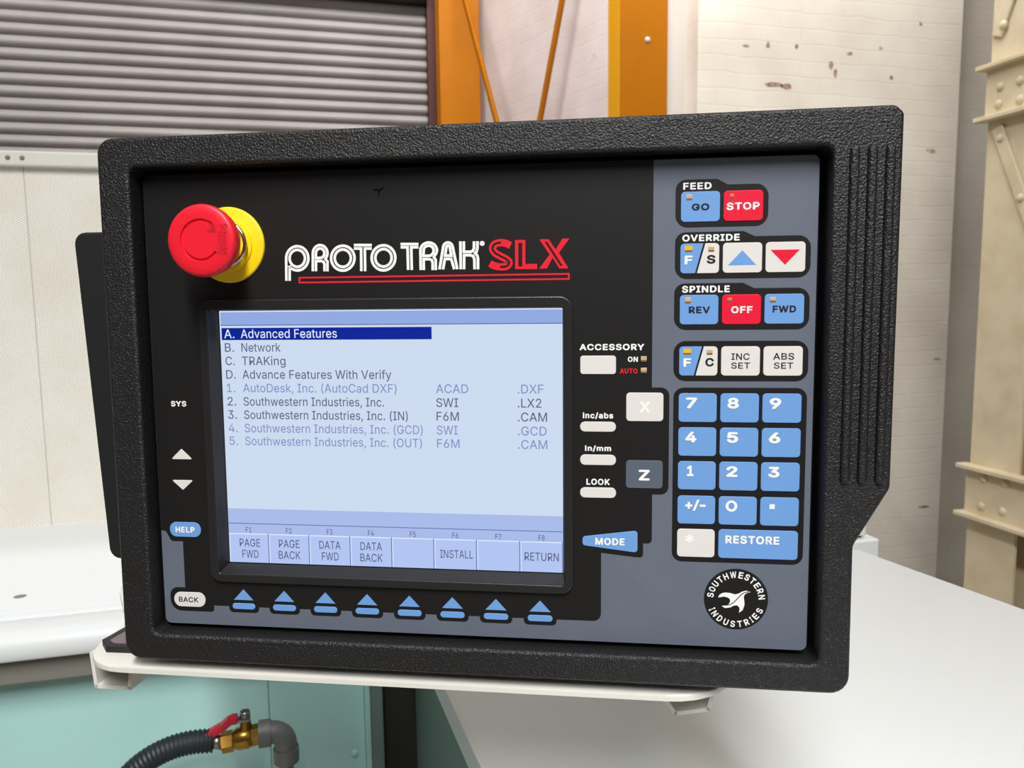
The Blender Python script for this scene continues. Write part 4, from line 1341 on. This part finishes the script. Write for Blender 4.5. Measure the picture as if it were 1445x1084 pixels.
for n_ in range(8):
    x = -150.95 + 28.04 * n_
    k = key(rect(x - 7.9, -135.3, x + 7.9, -131.2), 2.0, M_blue, name='soft_key')
    b = MB()
    slab(b, [[(x - 6.75, -129.0), (x + 6.75, -129.0), (x, -121.8)]], KT + 0.2, 0.3, M_blue)
    part(b, 'triangle_mark', k)

# captions printed on the faceplate
FT = -0.2
for s, bx, m_, bo in (('FEED', (130.6, 129.1, 146.8, 133.1), M_wink, B), ('OVERRIDE', (130.4, 99.2, 163.2, 103.2), M_wink, B),
                      ('SPINDLE', (130.6, 69.3, 158.1, 73.4), M_wink, B), ('ACCESSORY', (70.2, 35.4, 108.8, 39.3), M_wink, B),
                      ('ON', (99.1, 28.4, 105.1, 31.6), M_wink, B), ('AUTO', (94.4, 21.4, 104.9, 24.5), M_rink, B),
                      ('inc/abs', (72.1, -6.5, 90.5, -2.3), M_wink, B), ('in/mm', (73.4, -26.6, 89.3, -22.6), M_wink, B),
                      ('LOOK', (74.3, -47.2, 88.6, -43.3), M_wink, B), ('SYS', (-195.3, -0.6, -184.7, 3.1), M_wink, B)):
    b = MB()
    text(b, s, bx, FT, m_, bo)
    part(b, 'caption', face)
lamp(face, (106.8, 28.5, 110.3, 31.8), M_led)
lamp(face, (106.8, 21.6, 110.4, 24.9), M_led)

# ------------------------------------------------------------------ maker's lettering across the top
b = MB()
W_ = 1.65


def A1(x, y):
    return (-116.9 + x * 0.0508 - y * 0.0018, 108.9 - y * 0.0486 - x * 0.0011)


def A2(x, y):
    return (-48.4 + x * 0.0460 - y * 0.0010, 109.6 - y * 0.0448 - x * 0.0009)


def A3(x, y):
    return (6.9 + x * 0.0447 - y * 0.0006, 108.5 - y * 0.0442 - x * 0.0010)


def pxarc(cx, cy, rx, ry, a0, a1, n=20):
    return [(cx + rx * math.cos(R(a0 + (a1 - a0) * k / n)), cy - ry * math.sin(R(a0 + (a1 - a0) * k / n))) for k in range(n + 1)]


def strokes(A, lst, w=W_):
    for pts, cl in lst:
        ribbon(b, [A(*p) for p in pts], w, FT, M_wink, cl)


def ring(cx, cy, rx, ry):
    return (pxarc(cx, cy, rx, ry, 0, 352, 44), True)


strokes(A1, [
    ([(85, 600)] + pxarc(225, 312, 143, 154, 180, -135, 40) + [(127, 420), (127, 600)], False), ring(225, 312, 99, 108),
    ([(425, 475)] + pxarc(518, 245, 93, 102, 180, -20, 20) + [(585, 318), (612, 350), (612, 475)], False),
    ([(465, 475), (465, 345), (535, 345), (562, 355), (574, 385), (574, 475)], False),
    ([(462, 306)] + pxarc(518, 245, 54, 60, 180, 0, 14) + [(570, 270), (545, 300), (515, 306)], True),
    ring(806, 307, 148, 157), ring(806, 307, 102, 110),
    ([(945, 141), (1170, 141)], False), ([(945, 184), (1036, 184), (1042, 470)], False), ([(1170, 184), (1083, 184), (1090, 470)], False),
    ring(1318, 300, 148, 157), ring(1318, 300, 102, 110)])
strokes(A2, [
    ([(198, 187), (443, 187)], False), ([(200, 230), (294, 230), (302, 538)], False), ([(443, 230), (344, 230), (352, 538)], False),
    ([(475, 538)] + pxarc(582, 270, 112, 103, 180, -25, 20) + [(652, 360), (678, 400), (680, 538)], False),
    ([(516, 538), (514, 390), (595, 390), (625, 405), (637, 440), (638, 538)], False),
    ([(510, 345)] + pxarc(582, 270, 68, 62, 180, 0, 14) + [(646, 305), (612, 340), (580, 345)], True),
    ([(730, 528)] + pxarc(843, 232, 64, 66, 165, 15, 12) + [(972, 525)], False),
    ([(778, 528), (803, 387), (888, 387), (930, 525)], False),
    ([(806, 342)] + pxarc(845, 235, 24, 28, 165, 15, 8) + [(888, 342)], True),
    ([(1010, 150), (1018, 525)], False),
    ([(1056, 150), (1058, 290), (1150, 290), (1182, 275), (1194, 240), (1193, 150)], False),
    ([(1239, 148), (1240, 240), (1228, 290), (1210, 308), (1238, 340), (1248, 380), (1250, 525)], False),
    ([(1062, 525), (1062, 335), (1150, 335), (1185, 348), (1200, 390), (1204, 525)], False)])
strokes(A2, [ring(1302, 178, 24, 24)], 0.8)
strokes(A2, [ring(1302, 178, 7, 7)], 0.6)
letters = part(b, 'white_lettering', face)
b = MB()


def fillp(outp, hole=None):
    lp = [[A3(*p) for p in outp]]
    if hole:
        lp.append([A3(*p) for p in hole])
    slab(b, lp, FT - 0.02, 0.05, M_rink)


fillp([(550, 133), (690, 130), (692, 455), (852, 452), (852, 523), (555, 525)], [(594, 172), (650, 170), (652, 490), (598, 490)])
fillp([(880, 122), (1005, 120), (1100, 258), (1190, 112), (1282, 110), (1145, 302), (1275, 510), (1155, 513), (1060, 368), (985, 513), (880, 518), (1020, 325)],
      [(950, 155), (985, 153), (1200, 478), (1165, 480)])
sp = smooth_path([(x, y, 0) for x, y in [(490, 208), (430, 180), (350, 168), (275, 190), (243, 245), (275, 305), (350, 350), (430, 390), (472, 435), (440, 485), (350, 497), (265, 480), (205, 448)]], 6)
sp = [(p.x, p.y) for p in sp]


def off(pts, d):
    res = []
    for k in range(len(pts)):
        a = Vector(pts[max(k - 1, 0)])
        c = Vector(pts[min(k + 1, len(pts) - 1)])
        t = (c - a).normalized()
        res.append((pts[k][0] - t.y * d, pts[k][1] + t.x * d))
    return res


n_ = len(sp)
for d in (-32, 32):
    ribbon(b, [A3(*p) for p in off(sp, d)], 1.5, FT - 0.02, M_rink)
ribbon(b, [A3(*p) for p in sp[:int(n_ * 0.17)]], 4.2, FT - 0.03, M_rink)
ribbon(b, [A3(*p) for p in sp[int(n_ * 0.83):]], 4.2, FT - 0.03, M_rink)
slab(b, [rect(-105.6, 77.9, 64.3, 81.9), rect(-104.6, 78.9, 63.3, 80.9)], FT - 0.02, 0.05, M_rink)
part(b, 'red_lettering', face)

# ------------------------------------------------------------------ screen
b = MB()
slab(b, [round_poly(rect(-172.6, -116.6, 66.3, 68.2), 8, 8), round_poly([(-166.2, -110.6), (60.8, -110.9), (60.5, 61.4), (-166.6, 61.4)], 1.5)], -2.6, 2.7, M_frame, 0.9, 3)
# sloping inner walls down to the glass
fr = [(-166.2, -110.6), (60.8, -110.9), (60.5, 61.4), (-166.6, 61.4)]
gl = [(-163.0, -106.2), (60.2, -106.0), (60.2, 61.2), (-163.2, 61.2)]
for j in range(4):
    a, c = fr[j], fr[(j + 1) % 4]
    d, e = gl[(j + 1) % 4], gl[j]
    b.face([(a[0], -1.2, a[1]), (c[0], -1.2, c[1]), (d[0], 6.0, d[1]), (e[0], 6.0, e[1])], M_frame)
frame = part(b, 'screen_frame', smooth=50)
b = MB()
slab(b, [rect(-172, -116, 66, 68)], 6.0, 3, M_housing)
D = 5.0
slab(b, [rect(-162.0, -105.1, 59.6, 61.0)], D, 1.5, M_lcd)
screen = part(b, 'screen', label='lit pale blue screen')


def flat(name, lst):
    b = MB()
    for y, bx, m_ in lst:
        x0, z0, x1, z1 = bx
        b.face([(x0, D - y, z0), (x1, D - y, z0), (x1, D - y, z1), (x0, D - y, z1)], m_)
    return part(b, name, screen)


flat('title_bar', [(.03, (-162, 51.9, 59.6, 61.0), M_lcdbar), (.05, (-162, 60.3, 59.6, 61.0), M_lcdhi), (.05, (-162, 51.5, 59.6, 52.1), M_lcdline), (.05, (-162, 40, -161.4, 61), M_lcdhi)])
sel = flat('highlight_bar', [(.03, (-161.0, 42.3, -22.2, 50.1), M_lcdsel)])
sb = flat('status_bar', [(.03, (-162, -78.7, 59.6, -68.8), M_lcdband), (.03, (-162, -105.1, 59.6, -78.7), M_lcdband), (.05, (-162, -79.0, 59.6, -78.5), M_lcdline)])
rows = [43.6, 34.8, 26.1, 17.3, 8.5, -0.3, -9.0, -17.8, -26.3]
menu = [('A.', 6.9, 'Advanced Features', 64.3), ('B.', 6.2, 'Network', 26.5), ('C.', 6.3, 'TRAKing', 29.5), ('D.', 6.5, 'Advance Features With Verify', 99.2),
        ('1.', 5.7, 'AutoDesk, Inc. (AutoCad DXF)', 102.4, 'ACAD', 20.5, '.DXF', 16.1), ('2.', 6, 'Southwestern Industries, Inc.', 94, 'SWI', 14, '.LX2', 14.7),
        ('3.', 6, 'Southwestern Industries, Inc. (IN)', 109.3, 'F6M', 14.3, '.CAM', 18.2), ('4.', 6, 'Southwestern Industries, Inc. (GCD)', 118.8, 'SWI', 13.4, '.GCD', 17.9),
        ('5.', 6, 'Southwestern Industries, Inc. (OUT)', 118.1, 'F6M', 14.5, '.CAM', 18.3)]
CAP = 5.5


def screen_text(mb, s, x, z, w, m_, cap=CAP, bold=0.04):
    """Baseline text: measured against a capital so descenders hang below."""
    me = lettering_mesh(s, bold)
    x0 = min(v.co.x for v in me.vertices)
    x1 = max(v.co.x for v in me.vertices)
    for v in me.vertices:
        v.co = (x + (v.co.x - x0) / (x1 - x0) * w, D - 0.08 + v.co.z, z + v.co.y * cap / CAPH)
    mb.add_mesh(me, m_)


_me = lettering_mesh('H')
CAPH = max(v.co.y for v in _me.vertices)
for k, (it, z) in enumerate(zip(menu, rows)):
    m_ = M_lcdhi if k == 0 else (M_lcdpale if k in (4, 7, 8) else M_lcdtxt)
    b = MB()
    x = -159.2 + 0.05 * k
    screen_text(b, it[0], x, z, it[1], m_)
    screen_text(b, it[2], -147.9, z, it[3], m_)
    part(b, 'menu_line', screen)
    if len(it) > 4:
        b = MB()
        screen_text(b, it[4], -20.0, z, it[5], m_)
        part(b, 'file_code', screen)
        b = MB()
        screen_text(b, it[6], 31.7, z, it[7], m_)
        part(b, 'file_extension', screen)
sep = [-162.0] + [-134.3 + 27.8 * k for k in range(7)] + [59.6]
cap = ['PAGE\nFWD', 'PAGE\nBACK', 'DATA\nFWD', 'DATA\nBACK', '', 'INSTALL', '', 'RETURN']
cw = [(14.3, 11.3), (14.2, 15.0), (14.4, 11.4), (14.4, 15.0), None, (21.4,), None, (21.7,)]
for k in range(8):
    b = MB()
    x0, x1 = sep[k], sep[k + 1]

    def fq(y, a0, c0, a1, c1, m_):
        b.face([(a0, D - y, c0), (a1, D - y, c0), (a1, D - y, c1), (a0, D - y, c1)], m_)
    fq(.05, x0 + 0.3, -105.1, x1 - 0.5, -85.4, M_lcdbtn)
    fq(.06, x0 + 0.2, -86.1, x1 - 0.6, -85.4, M_lcdhi)
    fq(.06, x0 + 0.2, -105.1, x0 + 0.7, -85.4, M_lcdhi)
    fq(.06, x1 - 0.6, -105.1, x1 - 0.1, -85.4, M_lcdline)
    cx = (x0 + x1) / 2
    screen_text(b, 'F%d' % (k + 1), cx - 1.9, -84.6, 3.9, M_lcdtxt, 3.4)
    if cap[k]:
        ls = cap[k].split('\n')
        for j, s in enumerate(ls):
            zb = (-94.3, -101.9)[j] if len(ls) == 2 else -97.8
            w = cw[k][j]
            screen_text(b, s, cx - w / 2 + (0.6 if k in (0, 5) else 0), zb, w, M_lcdtxt, 5.2, 0.05)
    part(b, 'function_label', screen)

# ------------------------------------------------------------------ emergency stop
EX, EZ = -150.7, 102.5
b = MB()
b.lathe([(0, -0.05), (0, -1.9), (22.6, -1.9), (23.4, -1.5), (23.7, -0.9), (23.7, 0)], EX, EZ, M_yellow, 72)
es = part(b, 'emergency_stop', label='yellow disc with red mushroom button', smooth=40)
b = MB()
b.lathe([(16.4, -1.9), (16.2, -3.2), (12.9, -3.6), (12.4, -6.0), (9.5, -6.4)], EX, EZ, M_yellow, 56)
part(b, 'collar', es, smooth=45)
b = MB()
b.lathe([(13.4, -6.0), (14.9, -6.4), (15.2, -7.4), (14.5, -8.3), (13.2, -8.4), (12.6, -7.4)], EX, EZ, M_chrome, 56)
part(b, 'chrome_ring', es, smooth=60)
b = MB()
b.lathe([(10.5, -6.0), (10.5, -23.60)], EX, EZ, M_chrome, 40)
part(b, 'neck', es, smooth=60)


def in_arc(t):
    d = math.degrees(t) % 360
    return 48 <= d <= 322


def groove(k, t, r, y):
    if prof_m[k][2] == 'g' and in_arc(t):
        return r, y + 1.1
    if prof_m[k][2] == 'k' and int(t / (2 * math.pi) * 120) % 2 == 0:
        return r - 0.25, y
    return r, y


prof_m = [(0, -35.50, ''), (9.0, -35.50, ''), (10.6, -35.50, ''), (10.9, -35.50, 'g'), (12.4, -35.50, 'g'), (12.7, -35.50, ''), (16.0, -35.50, ''), (19.4, -35.20, ''), (20.7, -34.50, ''), (21.3, -33.20, ''),
          (21.4, -31.20, 'k'), (20.9, -27.80, 'k'), (20.0, -25.20, ''), (17.0, -23.60, ''), (10.5, -23.00, '')]
b = MB()
b.lathe([(r, y) for r, y, _ in prof_m], EX, EZ, M_estop, 120, groove)
hd = part(b, 'mushroom_head', es, label='red mushroom button head', smooth=40)
b = MB()
tip = (EX + 11.65 * math.cos(R(42)), EZ + 11.65 * math.sin(R(42)))
slab(b, [[(tip[0] - 2.6, tip[1] + 1.4), (tip[0] + 0.2, tip[1] + 2.2), (tip[0] + 1.4, tip[1] - 3.6), (tip[0] - 4.0, tip[1] - 3.0), (tip[0] - 3.4, tip[1] - 1.6), (tip[0] - 1.2, tip[1] - 1.7)]], -35.58, 0.06, M_estop_shade)
part(b, 'engraved_arrow', hd)
b = MB()
text(b, 'Schneider', (EX + 13.2, EZ - 9.0, EX + 17.2, EZ + 9.3), -35.57, M_estop_shade, 0.0, 1)  # laid on the surface, groove shade put into the colour
text(b, 'Electric', (EX + 11.0, EZ - 9.0, EX + 13.8, EZ + 4.6), -35.57, M_estop_shade, 0.0, 1)
part(b, 'engraved_lettering', hd)

bpy.context.view_layer.update()
